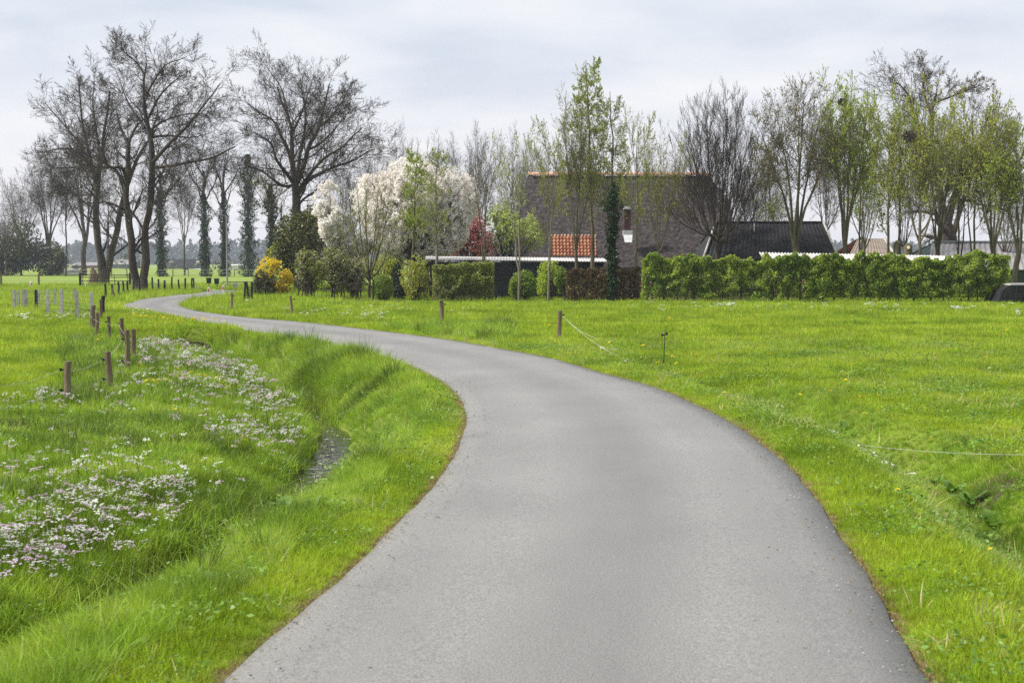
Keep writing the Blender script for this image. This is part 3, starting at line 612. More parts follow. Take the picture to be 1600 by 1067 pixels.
# --- left background
ti = dict(bark='bark', group='ivy-clad trees at the edge of the far field')
tree('ivied0', 'ivy_clad_tree', 'ivy-clad tree close behind the V-shaped oak', 253, 205, 42, 215, ivy=(0, 0.62, 1.12, 8320), **ti)
tree('ivied1', 'ivy_clad_tree', 'ivy-clad tree standing alone left of the lamp post, bent low limb', 321, 195, 45, 215, ivy=(0, 0.55, 1.05, 8000), rz=1, **ti)
tree('ivied0', 'ivy_clad_tree', 'ivy-clad tree right behind the lamp post', 352, 205, 36, 218, ivy=(0, 0.58, 0.93, 7200), rz=2.4, **ti)
tree('ivied1', 'ivy_clad_tree', 'darkest ivy-clad tree, ivy swelling near its top, before the white greenhouse', 388, 215, 30, 214, ivy=(0, 0.88, 1.88, 14400), rz=4, **ti)
tree('ivied0', 'ivy_clad_tree', 'leaning ivied tree with olive leaf just left of the dark holly', 422, 250, 34, 150, bark='bark', ivy=(0, .8, .7, 5500), rz=5, leaf=('olive', 3500, .06))
for n_, (px, top, hw, Y, kd, lb) in enumerate([
    (32, 262, 38, 240, 'spread0', 'grey bare tree at the edge of the view over the dark thicket'), (78, 235, 42, 236, 'upright0', 'many-stemmed bare tree rising out of the dark thicket'),
    (103, 240, 26, 238, 'twin0', 'thin bare tree with paired stems beyond the field gate'), (131, 205, 48, 232, 'upright1', 'bare pollard with a stout bole seen left of the forked oak'),
    (168, 250, 30, 240, 'twin1', 'slim bare tree seen between the two forked oaks'), (288, 235, 34, 240, 'spread1', 'small bare tree between two ivy-clad trunks'),
    (10, 300, 28, 225, 'spread2', 'low bare tree at the very edge of the picture')]):
    tree(kd, 'bare_tree', lb, px, top, hw, Y, bark='bark_far', rz=n_ * 1.3, group='bare trees at the far field edge', leaf=('olive_brown', 2500, .06) if n_ % 2 == 0 else None)
# --- bare trees behind magnolias and house
for n_, (px, top, hw, Y, kd, lb) in enumerate([
    (545, 220, 40, 150, 'spread0', 'bare tree just behind the broad oak and white blossom'), (590, 200, 42, 152, 'spread1', 'bare tree above the left shoulder of the big magnolia'),
    (628, 190, 34, 150, 'spread2', 'bare rounded tree over the middle of the big magnolia'), (668, 215, 32, 156, 'spread0', 'low bare tree behind the young green birch'),
    (702, 205, 30, 150, 'upright0', 'bare tree above the right shoulder of the magnolia'), (748, 190, 44, 140, 'spread1', 'large bare tree behind the red-leaved tree'),
    (800, 195, 40, 135, 'spread2', 'bare tree beside the left gable of the thatched house'), (840, 225, 34, 136, 'upright1', 'bare tree rising behind the left end of the ridge'),
    (1020, 240, 40, 138, 'spread0', 'bare tree rising behind the thatched ridge near its middle'), (1165, 225, 40, 128, 'spread2', 'bare tree just right of the round-crowned lime'),
    (1200, 250, 44, 130, 'spread0', 'bare tree behind the ridge of the dark corrugated roof')]):
    tree(kd, 'bare_tree', lb, px, top, hw, Y, bark='bark_far', rz=n_ * 1.7, group=FB)
# --- young trees in front of house (rows from left to right)
def yt(*a, **k): return tree(*a, **k)
yt('birch0', 'young_birch', 'young birch in fresh green leaf in front of the magnolia', 645, 232, 34, 82, bark='bark_green', leaf=('spring', 9000, .10))
yt('birch1', 'young_birch', 'slim young tree with pale green leaves at the magnolia right half', 677, 232, 30, 79, bark='bark_pale', leaf=('spring', 5000, .09), rz=2)
yt('vase0', 'pruned_tree', 'pruned vase-shaped tree with thin upright shoots left of the clipped ball', 578, 275, 52, 80, bark='bark_green', leaf=('olive', 6000, .055))
yt('twin0', 'slender_tree', 'slender tree with a pale cut scar in front of the black shed', 757, 205, 34, 80, bark='bark_green', leaf=('olive_brown', 2500, .05))
yt('twin1', 'slender_tree', 'slender tree just left of the orange tiled dormer, trunk bare to the lawn', 811, 195, 40, 75.5, bark='bark_pale', leaf=('spring_pale', 6000, .075))
yt('twin0', 'slender_tree', 'slender tree leaning in front of the left edge of the orange tiles', 857, 185, 36, 75.5, bark='bark_pale', leaf=('olive', 9000, .07), rz=2.6)
yt('upright0', 'slender_tree', 'thin many-stemmed tree in front of the orange tiles', 901, 135, 34, 78, bark='bark_green', leaf=('olive', 6000, .065), rz=.5)
yt('birch0', 'tall_birch', 'tallest birch in pale spring leaf rising above the thatched roof', 925, 92, 46, 80, bark='bark_green', leaf=('spring_pale', 15000, .085), rz=3)
yt('birch1', 'slender_tree', 'light green tree right behind the ivy column', 962, 150, 40, 80, bark='bark_green', leaf=('spring_pale', 10000, .075), rz=4)
yt('twin1', 'slender_tree', 'slender leafing tree just right of the brick chimney', 992, 165, 38, 76, bark='bark_green', leaf=('olive', 7000, .07), rz=5)
yt('spread1', 'slender_tree', 'low spreading tree with yellow-green buds between chimney and round lime', 1030, 190, 40, 84, bark='bark_green', leaf=('olive', 6500, .065), rz=1)
tree('ivied1', 'ivy_column', 'dead straight trunk wrapped in dark ivy left of the chimney', 957, 286, 20, 75.2, bark='bark', ivy=(0, 1.0, .42, 7500))
# --- lime row on the right
tree('fan0', 'round_lime', 'bare lime with a dense round brush-like crown over the hedge', 1122, 134, 80, 90, bark='bark')
G2 = 'pollarded limes behind the green hedge'
tree('upright1', 'pollarded_lime', 'lime with three stems and brownish buds left of the yellow-green crown', 1243, 118, 66, 88, leaf=('olive_brown', 9000, .065), group=G2)
tree('upright0', 'pollarded_lime', 'lime with the brightest yellow-green top and a small nest', 1322, 112, 54, 88, leaf=('spring', 12000, .085), group=G2, rz=1)
tree('twin0', 'pollarded_lime', 'slim lime on a short stump between the two crow nests', 1385, 160, 46, 86, leaf=('olive', 11000, .088), group=G2, rz=2)
tree('twin1', 'pollarded_lime', 'thin lime beside the freshly cut stump with a pale wound', 1403, 150, 36, 86.5, leaf=('spring', 8000, .085), group=G2, rz=5)
tree('spread1', 'forked_lime', 'tree forking into a wide V just left of the thick trunk', 1437, 120, 66, 84, leaf=('olive', 11000, .085), group=G2, rz=.6)
hero('alder', 'tallest spreading dark alder with a thick trunk covered in twigs', 'tree', 112, (1482, 430), [
    [(1482, 440, 0, .95), (1482, 400, 0, .9), (1480, 360, 0, .8), (1472, 320, 0, .42), (1462, 260, 0, .32), (1456, 200, 0, .25), (1458, 170, 0, .18), (1466, 140, 0, .1), (1485, 110, 0, .05)],
    [(1478, 350, 0, .6), (1490, 310, 0, .4), (1510, 260, 1, .3), (1530, 220, 1, .2), (1545, 180, 2, .1), (1560, 150, 2, .03)],
    [(1450, 230, 0, .2), (1430, 190, -1, .16), (1420, 150, -2, .1), (1395, 125, -2, .06), (1370, 115, -2, .02)],
    [(1455, 180, 0, .16), (1442, 140, 1, .1), (1445, 115, 1, .06), (1435, 98, 1, .02)],
    [(1462, 160, 0, .14), (1490, 150, -1, .1), (1515, 140, -2, .06), (1540, 130, -2, .02)],
    [(1451, 250, 0, .15), (1430, 225, 2, .1), (1400, 215, 3, .06), (1375, 205, 3, .03)],
    [(1500, 285, 0, .16), (1540, 250, -2, .1), (1570, 220, -2, .06), (1590, 200, -2, .03)],
    [(1485, 380, 0, .4), (1500, 330, 2, .25), (1515, 280, 3, .18), (1520, 200, 3, .08), (1512, 150, 3, .03)]],
    M['bark'], 301, OAK, leaves=('olive_brown', 7000, .05), zb=0)
for n_, (px, top, hw, Y, kd, lf, lb) in enumerate([
    (1466, 175, 42, 90, 'upright1', ('olive', 11000, .085), 'leafing lime just left of the twig-covered thick trunk'),
    (1345, 140, 44, 92, 'twin1', ('spring', 9000, .085), 'tall yellow-green tree between the brightest lime and the slim lime'),
    (1500, 215, 40, 92, 'twin0', ('olive_brown', 4000, .055), 'thin dark-stemmed tree just right of the twig-covered trunk'),
    (1522, 170, 44, 90, 'twin1', ('olive', 11000, .088), 'paired thin stems in front of the grey barn roof'),
    (1552, 150, 52, 88, 'upright0', ('olive', 14000, .09), 'leafing lime with a stout bole before the grey barn roof'),
    (1583, 190, 50, 87, 'upright1', ('spring', 12000, .085), 'leafing lime nearest the right end of the hedge'),
    (1288, 165, 40, 106, 'spread0', ('olive_brown', 4000, .05), 'darker tree behind the yellow-green lime, right of the dark roof end'),
    (1350, 185, 42, 104, 'spread2', ('spring', 7000, .08), 'low yellow-green tree over the brown tiled roof'),
    (1210, 210, 34, 108, 'birch0', ('spring_pale', 5000, .08), 'pale green tree behind the dark corrugated roof'),
    (1412, 210, 40, 106, 'spread1', ('olive_brown', 3000, .05), 'dark twiggy tree holding the large crow nest'),
    (1570, 240, 44, 104, 'spread2', ('olive_brown', 4000, .05), 'twiggy tree in front of the grey barn at the picture edge')]):
    tree(kd, 'garden_tree', lb, px, top, hw, Y, leaf=lf, bark='bark' if n_ in (2, 6, 9) else 'bark_green', rz=n_ * 2.1, group='trees behind the green hedge')
for px, py, s_, Y, lb in ((1421, 214, .36, 83, 'large black crow nest high in the dark twiggy tree'), (1316, 160, .25, 87.5, 'small crow nest in the yellow-green lime top')):
    r = np.random.default_rng(px); p = W(px, py, Y); n = 420; d = norm(r.normal(size=(n, 3))) * (r.uniform(.2, 1, n) ** .5)[:, None] * np.array([s_, s_, s_ * .8]); e = d + norm(r.normal(size=(n, 3))) * s_ * .5
    v, q = tubes(np.stack([d, e], 1), np.full((n, 2), .018), 3); o = obj('crow_nest', mesh_from('crow_nest', v, q, mat=M['bark']), None, p); tag(o, lb, 'nest')
# cut stumps among the limes
for px, Y, top, lb in ((1418, 85, 382, 'sawn-off stump with a pale cut face behind the hedge'), (1401, 86, 378, 'thick knobbly stump at the foot of a slim lime')):
    p = W(px, 410, Y); zt = W(px, top, Y).z; root = empty('tree_stump', (p.x, Y, 0), lb, 'stump')
    MB().tube([(0, 0, 0), (.05, 0, zt * .6), (0, 0, zt - .15), (.05, -.1, zt)], [.22, .20, .28, .17], 10).build('trunk', M['bark_green'], root, True)
    if px == 1418: MB().tube([(-.02, -.24, zt - .2), (-.05, -.30, zt - .18)], [.11, .10], 10).build('cut_face', M['palewood'], root)

# ------------------------------------------------------------------ shrubs, blossom trees, hedges
def lobes_cloud(lobes, n, r, shell=.45, hole=.0, ns=.9, seed=0):
    """points spread in the outer part of a few ellipsoids ((x,y,z),(rx,ry,rz)), with clumps and gaps"""
    w_ = np.array([l[1][0] * l[1][2] + l[1][1] * l[1][2] for l in lobes]); w_ = w_ / w_.sum(); out_ = []
    tot = 0
    while tot < n:
        k = r.choice(len(lobes), 4000, p=w_); c = np.array([l[0] for l in lobes])[k]; rd = np.array([l[1] for l in lobes])[k]
        d = norm(r.normal(size=(4000, 3))); q = (1 - shell * r.uniform(size=4000) ** 1.6) * (1 + .16 * wob3(d * 2.2 + k[:, None], .8, seed))
        p = c + rd * d * q[:, None]; g = wob3(p, ns, seed + 1); p = p[(g > hole) & (p[:, 2] > .02)]
        out_.append(p); tot += len(p)
    return np.vstack(out_)[:n]
def shrub(name, label, cat, px, Y, lobes_px, parts, stems=7, bark='bark', seed=1, group=None, ns=.9, hole=-.3, shell=.6, stem_r=.03, stem_top=.75, twigs=True, spread=.25):
    """lobes_px: (px, py, rx, ry) of the crown lobes in photo pixels at distance Y; parts: (part name, material, count, size, shell, hole)"""
    r = np.random.default_rng(seed); b = W(px, 410, Y); z0 = zat(b.x, Y); root = empty(name, (b.x, Y, z0), label, cat, group)
    lobes = []
    for n_, (lx, ly, rx, ry) in enumerate(lobes_px):
        c = W(lx, ly, Y); k = Y / F; lobes.append(((c.x - b.x, (.12 * rx * k) * ((-1) ** n_), c.z - z0), (rx * k, min(rx, ry * 1.2) * k * .9, ry * k)))
    st = []
    for k in range(stems):
        l = lobes[k % len(lobes)]; a = r.uniform(0, 6.283); q = r.uniform(.1, stem_top)
        e = np.array(l[0]) + np.array(l[1]) * np.array([math.cos(a) * q, math.sin(a) * q, r.uniform(-.1, .6)])
        s0 = np.array([r.normal() * spread * l[1][0] * .5, r.normal() * .15, -.05]); m_ = s0 * .6 + e * .4 + np.array([0, 0, .1 * e[2]]) - np.array([e[0] * .12, 0, 0])
        st.append(resample(np.column_stack([np.vstack([s0, m_, e]), [stem_r, stem_r * .7, stem_r * .35]]), 8))
    st = np.array(st); P, Rd = st[..., :3], st[..., 3]; pr = [tubes(P, Rd, 6)]
    c1, r1 = grow(P, Rd, r=r, rmin=.008, **LV(8, .7, .4, 4, .6, .15, .05)); pr.append(tubes(c1, r1, 3))
    if twigs: c2, r2 = grow(c1, r1, r=r, rmin=.007, **LV(6, .7, .5, 3, .6, .15, .04)); pr.append(tubes(c2, r2, 3))
    v, q = merge(pr); obj('stems', mesh_from('stems', v, q, mat=M[bark]), root)
    for (pn, mt, cnt, sz, sh, hl) in parts:
        obj(pn, leaf_mesh(pn, lobes_cloud(lobes, cnt, r, sh, hl, ns, seed), sz, M[mt], r), root)
    return root
# thicket at the far left
shrub('dark_thicket', 'dark evergreen thicket at the far edge of the field under thin trees', 'shrub', 20, 233, [(-30, 395, 45, 42), (35, 385, 32, 42), (75, 405, 30, 30), (5, 410, 35, 25), (0, 400, 60, 32)], [('foliage', 'evergreen', 16000, .19, .8, -.5)], seed=2, ns=1.6)
shrub('dark_thicket', 'low rounded dark bush at the right end of the thicket', 'shrub', 92, 231, [(90, 408, 12, 22), (80, 415, 14, 16)], [('foliage', 'evergreen', 3500, .16, .8, -.5)], seed=3, ns=1.6)
# holly with ivy under oak
shrub('holly', 'big dark evergreen holly under the broad oak', 'shrub', 470, 92, [(465, 375, 36, 45), (490, 360, 28, 40), (450, 400, 26, 40), (480, 410, 34, 38)], [('foliage', 'evergreen', 17000, .075, .7, -.6), ('new_leaves', 'shrub', 5200, .06, .35, -.2)], seed=4, ns=.9)
shrub('forsythia', 'yellow-flowering forsythia grown through a dark bush by the lane', 'shrub', 425, 86, [(424, 430, 26, 26), (440, 440, 18, 24), (418, 450, 20, 20)], [('flowers', 'forsythia', 4200, .06, .35, .1), ('foliage', 'olive', 3000, .05, .5, -.1)], seed=5, ns=.5)
shrub('dark_bush', 'dark green yew bush under the yellow forsythia', 'shrub', 408, 85, [(408, 447, 14, 24), (416, 452, 15, 18)], [('foliage', 'evergreen', 6500, .05, .8, -.6)], seed=6, ns=.6)
shrub('pale_shrub', 'pale green hazy shrub just above the forsythia', 'shrub', 448, 93, [(445, 408, 22, 22), (430, 400, 16, 16)], [('foliage', 'olive', 3400, .055, .6, -.2)], seed=7, ns=.6)
for n_, (px, lob, pt, lb) in enumerate([
    (485, [(485, 425, 24, 32), (478, 405, 16, 16)], [('foliage', 'shrub', 4200, .05, .7, -.2), ('blossom', 'pinkish', 350, .05, .3, 0)], 'thick-stemmed budding shrub next to the forsythia'),
    (527, [(527, 425, 24, 34), (520, 400, 18, 16)], [('foliage', 'shrub', 4000, .05, .7, -.2), ('blossom', 'pinkish', 700, .05, .4, 0)], 'shrub with many fanned stems and pale pink blossom'),
    (553, [(553, 430, 17, 30)], [('foliage', 'shrub', 2200, .05, .7, -.1), ('blossom', 'pinkish', 900, .05, .4, -.1)], 'narrow shrub with pinkish blossom left of the vase-shaped tree')]):
    shrub('garden_shrub', lb, 'shrub', px, 79, lob, pt, stems=13, seed=20 + n_, ns=.5, stem_r=.045, spread=.6)
shrub('blossom_tree', 'smaller white magnolia beside the dark holly', 'tree', 520, 84, [(510, 318, 22, 34), (525, 350, 26, 32), (545, 385, 32, 20), (575, 388, 26, 14)], [('blossom', 'magnolia', 15000, .09, .5, -.25)], stems=12, seed=30, ns=.8, stem_r=.07, bark='bark_green')
shrub('blossom_tree', 'great dome-shaped magnolia covered in white blossom', 'tree', 655, 86.5, [(600, 310, 52, 44), (650, 300, 62, 52), (700, 315, 48, 48), (625, 350, 60, 50), (690, 355, 46, 46), (660, 390, 50, 26)], [('blossom', 'magnolia', 60000, .078, .45, .05)], stems=30, seed=31, ns=.5, stem_r=.09, bark='bark_green')
shrub('red_tree', 'dark red leafed tree between magnolia and pale green tree', 'tree', 738, 92, [(735, 360, 30, 36), (755, 385, 28, 26), (715, 385, 26, 22)], [('foliage', 'cherry', 9500, .065, .8, -.2)], stems=14, seed=32, ns=.6, stem_r=.06)
shrub('pale_green_tree', 'small spreading tree in pale green leaf left of the orange tiles', 'tree', 790, 86, [(780, 345, 24, 28), (815, 355, 26, 24), (832, 375, 22, 20), (790, 378, 20, 20)], [('foliage', 'spring_pale', 4600, .07, .7, 0)], stems=12, seed=33, ns=.6, stem_r=.055, spread=.1)
shrub('clipped_ball', 'round clipped hedge ball standing on the lawn edge', 'shrub', 598, 75.5, [(598, 450, 16.5, 20.5)], [('foliage', 'hornbeam', 9000, .032, .35, -2), ('dry_leaves', 'beech', 800, .03, .25, .3)], stems=9, seed=34, ns=.6, spread=.3)
shrub('conical_conifer', 'small dark conifer right of the clipped ball', 'shrub', 622, 79, [(621, 440, 10, 28), (624, 455, 13, 16)], [('foliage', 'conifer', 5200, .045, .7, -1)], stems=4, seed=35, ns=.5)
shrub('garden_shrub', 'loose olive-green shrub left of the square clipped hedge', 'shrub', 650, 77.5, [(648, 432, 24, 32), (655, 450, 22, 20)], [('foliage', 'olive', 5200, .045, .7, -.3), ('blossom', 'pinkish', 250, .05, .3, 0)], stems=14, seed=36, ns=.5, spread=.5)
shrub('background_shrub', 'yellow-green shrub behind the vase-shaped tree', 'shrub', 600, 90, [(560, 420, 30, 24), (612, 415, 28, 26), (500, 425, 30, 20)], [('foliage', 'olive', 7000, .06, .8, -.3)], stems=12, seed=37, ns=.7)
shrub('blue_conifer', 'dark blue-green conifer glimpsed behind the garden shrubs', 'tree', 612, 98, [(612, 410, 12, 22), (612, 385, 8, 20)], [('foliage', 'conifer', 3500, .07, .8, -1)], stems=3, seed=38)
shrub('low_shrub', 'low grey and pink ground shrub at the back of the lawn', 'shrub', 570, 92, [(440, 462, 40, 9), (500, 460, 40, 10), (560, 458, 40, 11), (640, 460, 40, 11)], [('foliage', 'beech', 5200, .05, .9, -.6), ('blossom', 'pinkish', 700, .05, .5, 0)], stems=12, seed=39, ns=.6)
shrub('clipped_shrub', 'round clipped green bush right of the slender trunk before the shed', 'shrub', 822, 77.5, [(818, 445, 21, 23), (808, 450, 14, 20)], [('foliage', 'hornbeam', 6500, .042, .5, -.8)], stems=7, seed=40, ns=.5)
shrub('clipped_shrub', 'taller yellow-green bush behind the trunk by the orange tiles', 'shrub', 862, 79, [(858, 425, 17, 20), (850, 445, 14, 20)], [('foliage', 'spring', 3600, .045, .6, -.5)], stems=7, seed=41, ns=.5)
shrub('clipped_shrub', 'bush left of the brown beech hedge', 'shrub', 880, 78, [(877, 438, 12, 20)], [('foliage', 'hornbeam', 3000, .045, .6, -.6)], stems=6, seed=42, ns=.5)

def hedge(name, label, px0, px1, Y0, Y1, top, dep, parts, seed, stems=None, ns=.8, lump=.18, gaps=None):
    r = np.random.default_rng(seed); a = W(px0, 410, Y0); b = W(px1, 410, Y1); root = empty(name, (a.x, a.y, 0), label, 'hedge')
    Lh = math.hypot(b.x - a.x, b.y - a.y); ux, uy = (b.x - a.x) / Lh, (b.y - a.y) / Lh; hh = W(px0, top, Y0).z
    for (pn, mt, cnt, sz, inner, z_lo) in parts:
        out_ = []; tot = 0
        while tot < cnt:
            n = 20000; s = r.uniform(0, Lh, n); z = r.uniform(z_lo, 1, n) ** .9; d = (r.uniform(0, 1, n) ** (1.8 if not inner else 1)); face = r.uniform(size=n)
            top_h = hh * (1 + lump * .42 * wob(s, s * 0, .9, seed) + lump * .28 * wob(s, s * 0, .22, seed + 1))
            bul = lump * 1.5 * wob3(np.stack([s, z * 2.2, s * 0], 1), .55, seed + 2)
            y = -dep / 2 - bul + d * dep; zz_ = z * top_h * 1.0
            tp = face < .22; zz_ = np.where(tp, top_h - .25 * r.uniform(size=n) ** 2, zz_); y = np.where(tp, -dep / 2 + r.uniform(size=n) * dep, y)
            p = np.stack([s, y, zz_], 1); g = wob3(p, ns, seed); keep = g > (-.55 if not gaps else gaps)
            if gaps is not None: keep &= ~((wob3(p * np.array([1, .3, 1.3]), .9, seed + 5) > .95) & (zz_ > hh * .2))
            p = p[keep]; out_.append(p); tot += len(p)
        p = np.vstack(out_)[:cnt]; q = np.stack([p[:, 0] * ux - p[:, 1] * uy, p[:, 0] * uy + p[:, 1] * ux, p[:, 2]], 1)
        obj(pn, leaf_mesh(pn, q, sz, M[mt], r), root)
    if stems:
        sp = np.arange(.3, Lh, stems); P = []
        for s in sp:
            for _ in range(2):
                s0 = s + r.normal() * .06; y0 = r.normal() * .05
                P.append(np.stack([s0 + r.normal() * .12 * np.linspace(0, 1, 6), y0 + r.normal() * .15 * np.linspace(0, 1, 6), np.linspace(-.05, hh * .92, 6)], 1))
        P = np.array(P); P = np.stack([P[..., 0] * ux - P[..., 1] * uy, P[..., 0] * uy + P[..., 1] * ux, P[..., 2]], -1); Rd = np.full(P.shape[:2], .035) * np.linspace(1, .4, 6)
        c1, r1 = grow(P, Rd, r=r, rmin=.009, **LV(12, 1.2, .28, 3, .4, .15, .05)); v, q = merge([tubes(P, Rd, 5), tubes(c1, r1, 3)]); obj('stems', mesh_from('stems', v, q, mat=M['bark']), root)
    return root
hedge('hornbeam_hedge', 'long clipped bright green hornbeam hedge along the pasture', 1003, 1576, 74.5, 72.5, 402.5, 1.0, [('foliage', 'hornbeam', 80000, .052, False, .10), ('new_leaves', 'spring', 6000, .05, False, .55), ('dry_leaves', 'beech', 5000, .05, True, .02)], 51, stems=.8, gaps=-.55, lump=.24, ns=.45)
hedge('clipped_hedge', 'square olive-green clipped hedge block in front of the black shed', 676, 772, 76.5, 76.5, 412, 1.1, [('foliage', 'shrub', 16000, .045, False, .05), ('new_leaves', 'spring', 2600, .04, False, .45)], 52, stems=.35, lump=.15, gaps=-.9)
hedge('beech_hedge', 'brown beech hedge with dry leaves at the firewood stack', 884, 1000, 76, 76, 420, 1.0, [('foliage', 'beech', 15000, .045, False, .03), ('green_leaves', 'shrub', 3000, .04, False, .1)], 53, stems=.4, lump=.14, gaps=-.9)

# ------------------------------------------------------------------ buildings
def wv(px, py, Y): p = W(px, py, Y); return (p.x, p.y, p.z)
# thatched farmhouse
YR, YE = 101.0, 94.5
rl = W(826, 275, YR); rr_ = W(1106, 277, YR); zr = rl.z; xl, xr = rl.x, rr_.x; zeave = 1.75; xL = W(806, 410, YE).x; xR = W(1150, 410, YE).x
house = empty('farmhouse', ((xl + xr) / 2, YR, 0), 'large farmhouse with a dark thatched roof and orange ridge', 'house'); hx = (xl + xr) / 2
def lf(p): return (p[0] - hx, p[1] - YR, p[2])
def roof_grid(c00, c10, c11, c01, nu, nv, amp, seed, name, m_, sag=.12):
    c = [np.array(q, float) for q in (c00, c10, c11, c01)]; u, v = np.meshgrid(np.linspace(0, 1, nu), np.linspace(0, 1, nv)); u = u[..., None]; v = v[..., None]
    P = c[0] * (1 - u) * (1 - v) + c[1] * u * (1 - v) + c[2] * u * v + c[3] * (1 - u) * v
    n = norm(np.cross(c[1] - c[0], c[3] - c[0])); r = np.random.default_rng(seed)
    d = amp * r.normal(size=u.shape) + .02 * wob3(P.reshape(-1, 3), 3.5, seed).reshape(u.shape) - sag * np.sin(np.pi * v) * .5
    P = P + n * d; return obj(name, mesh_from(name, P.reshape(-1, 3), grid_quads(nv, nu), mat=m_), house)
zh = W(808, 312, YE + 2.5).z
k_ = (zr - zh) / (zr - zeave); yh = YR - (YR - YE) * k_; xh = W(809, 312, yh).x; xq = W(1140, 345, yh).x
roof_grid(lf((xL, YE, zeave)), lf((xR, YE, zeave)), lf((xq, yh, zh)), lf((xh, yh, zh)), 190, 60, .020, 1, 'roof', M['thatch'])
roof_grid(lf((xh, yh, zh)), lf((xq, yh, zh)), lf((xr, YR, zr)), lf((xl, YR, zr)), 190, 24, .018, 2, 'roof', M['thatch'], 0)
roof_grid(lf((xR, 2 * YR - YE, zeave)), lf((xL, 2 * YR - YE, zeave)), lf((xl, YR, zr)), lf((xr, YR, zr)), 60, 30, .04, 3, 'roof', M['thatch'])
roof_grid(lf((xh, 2 * YR - yh, zh)), lf((xh, yh, zh)), lf((xl, YR - .02, zr)), lf((xl, YR + .02, zr)), 30, 20, .03, 4, 'roof', M['thatch'], 0)
roof_grid(lf((xq, yh, zh)), lf((xq, 2 * YR - yh, zh)), lf((xr, YR + .02, zr)), lf((xr, YR - .02, zr)), 30, 20, .03, 5, 'roof', M['thatch'], 0)
g = MB()
for xx_, xq in ((xL + .5, xh + .3), (xR - .5, xq - .5)):
    MB().add([lf(q) for q in ((xx_, YE + .6, 0), (xx_, 2 * YR - YE - .6, 0), (xx_, 2 * YR - YE - .6, zeave + .3), (xq, 2 * YR - yh, zh - .1), (xq, yh, zh - .1), (xx_, YE + .6, zeave + .3))], [(0, 1, 2, 3, 4, 5)]).build('gable_wall', M['redbrick'], house)
g = MB(); g.box(lf(((xL + xR) / 2, YE + .8, .85)), (xR - xL - 1, .3, 1.9)); g.build('wall', M['redbrick'], house)
for px in (972, 996, 1040):
    c = W(px, 410, YE + .6); f_ = MB().box(lf((c.x, YE + .62, 1.2)), (1.1, .06, .9)).build('window', M['white'], house)
    pn = MB().box(lf((c.x - .26, YE + .585, 1.2)), (.44, .02, .74)).box(lf((c.x + .26, YE + .585, 1.2)), (.44, .02, .74)).build('pane', M['black'], f_)
# half-round ridge tiles
tm = MB(); n = 7
for k in range(n):
    a0, a1 = math.pi * (k / n * 1.0) , math.pi * ((k + 1) / n)
    for (ra, rb) in ((.26, .24),):
        tm.add([(-.19, -ra * math.cos(a0), ra * math.sin(a0) * .8 - .05), (.19, -rb * math.cos(a0), rb * math.sin(a0) * .8 - .05), (.19, -rb * math.cos(a1), rb * math.sin(a1) * .8 - .05), (-.19, -ra * math.cos(a1), ra * math.sin(a1) * .8 - .05)], [(0, 1, 2, 3)])
me_r = tm.mesh('ridge_tile', M['ridge'], True); cnt = int((xr - xl) / .34)
for k in range(cnt):
    o = obj('ridge_tile', me_r, house, lf((xl + .17 + k * (xr - xl) / cnt, YR, zr + .10 + .015 * math.sin(k * 2.1)))); o.rotation_euler = (0, -.05 + .02 * math.sin(k * 5), 0)
# orange tiled lean-to roof set into thatch
y_t, y_b = 92.6, 91.2; zt = W(865, 369, y_t).z; zb_ = W(865, 400, y_b).z; x0_, x1_ = W(862, 385, 92).x, W(931, 385, 92).x
ext = empty('tiled_extension', ((x0_ + x1_) / 2, y_b, 0), 'low extension with bright orange pantiles in front of the thatch', 'extension'); ex = (x0_ + x1_) / 2
sl = math.atan2(zt - zb_, y_t - y_b); ncol, nrow = 13, 6; dx_ = (x1_ - x0_) / ncol; dl = math.hypot(zt - zb_, y_t - y_b) / nrow
tb = MB(); ks = 6
vs = []; 
for j_ in range(2):
    for k in range(ks + 1):
        u = k / ks; vs.append((-dx_ * .52 + u * dx_ * 1.04, (-.04 if j_ == 0 else dl), .045 * math.cos(2 * math.pi * u + .6) + (.075 if j_ == 0 else .0)))
base_ = [(v[0], v[1], v[2] - .055) for v in vs[:ks + 1]]
tb.add(vs + base_, [(k, k + 1, ks + 2 + k, ks + 1 + k) for k in range(ks)] + [(2 * ks + 2 + k, 2 * ks + 3 + k, k + 1, k) for k in range(ks)])
me_t = tb.mesh('tile', M['tile'], True)
for i_ in range(nrow):
    for j_ in range(ncol):
        o = obj('tile', me_t, ext, (x0_ + (j_ + .5) * dx_ - ex, i_ * dl * math.cos(sl), zb_ + i_ * dl * math.sin(sl) + .02)); o.rotation_euler = (sl + random.uniform(-.01, .01), 0, random.uniform(-.012, .012))
for k in range(ncol + 1): o = obj('ridge_tile', me_r, ext, (x0_ + k * dx_ - ex, y_t - y_b, zt + .04)); o.scale = (.62 * dx_ / .24 * .5, .5, .5)
MB().box((0, .55 + .8, zb_ / 2 - .05), (x1_ - x0_ - .1, 1.4, zb_ - .12)).build('wall', M['redbrick'], ext)
g = MB()
for xx_ in (x0_ - ex - .06, x1_ - ex + .06): g.add([(xx_, .0, zb_ - .12), (xx_, y_t - y_b + .3, zt - .12), (xx_, y_t - y_b + .9, zt - .1), (xx_, y_t - y_b + .9, 0), (xx_, .0, 0)], [(0, 1, 2, 3, 4)])
g.build('side_cheek', M['thatch'], ext)
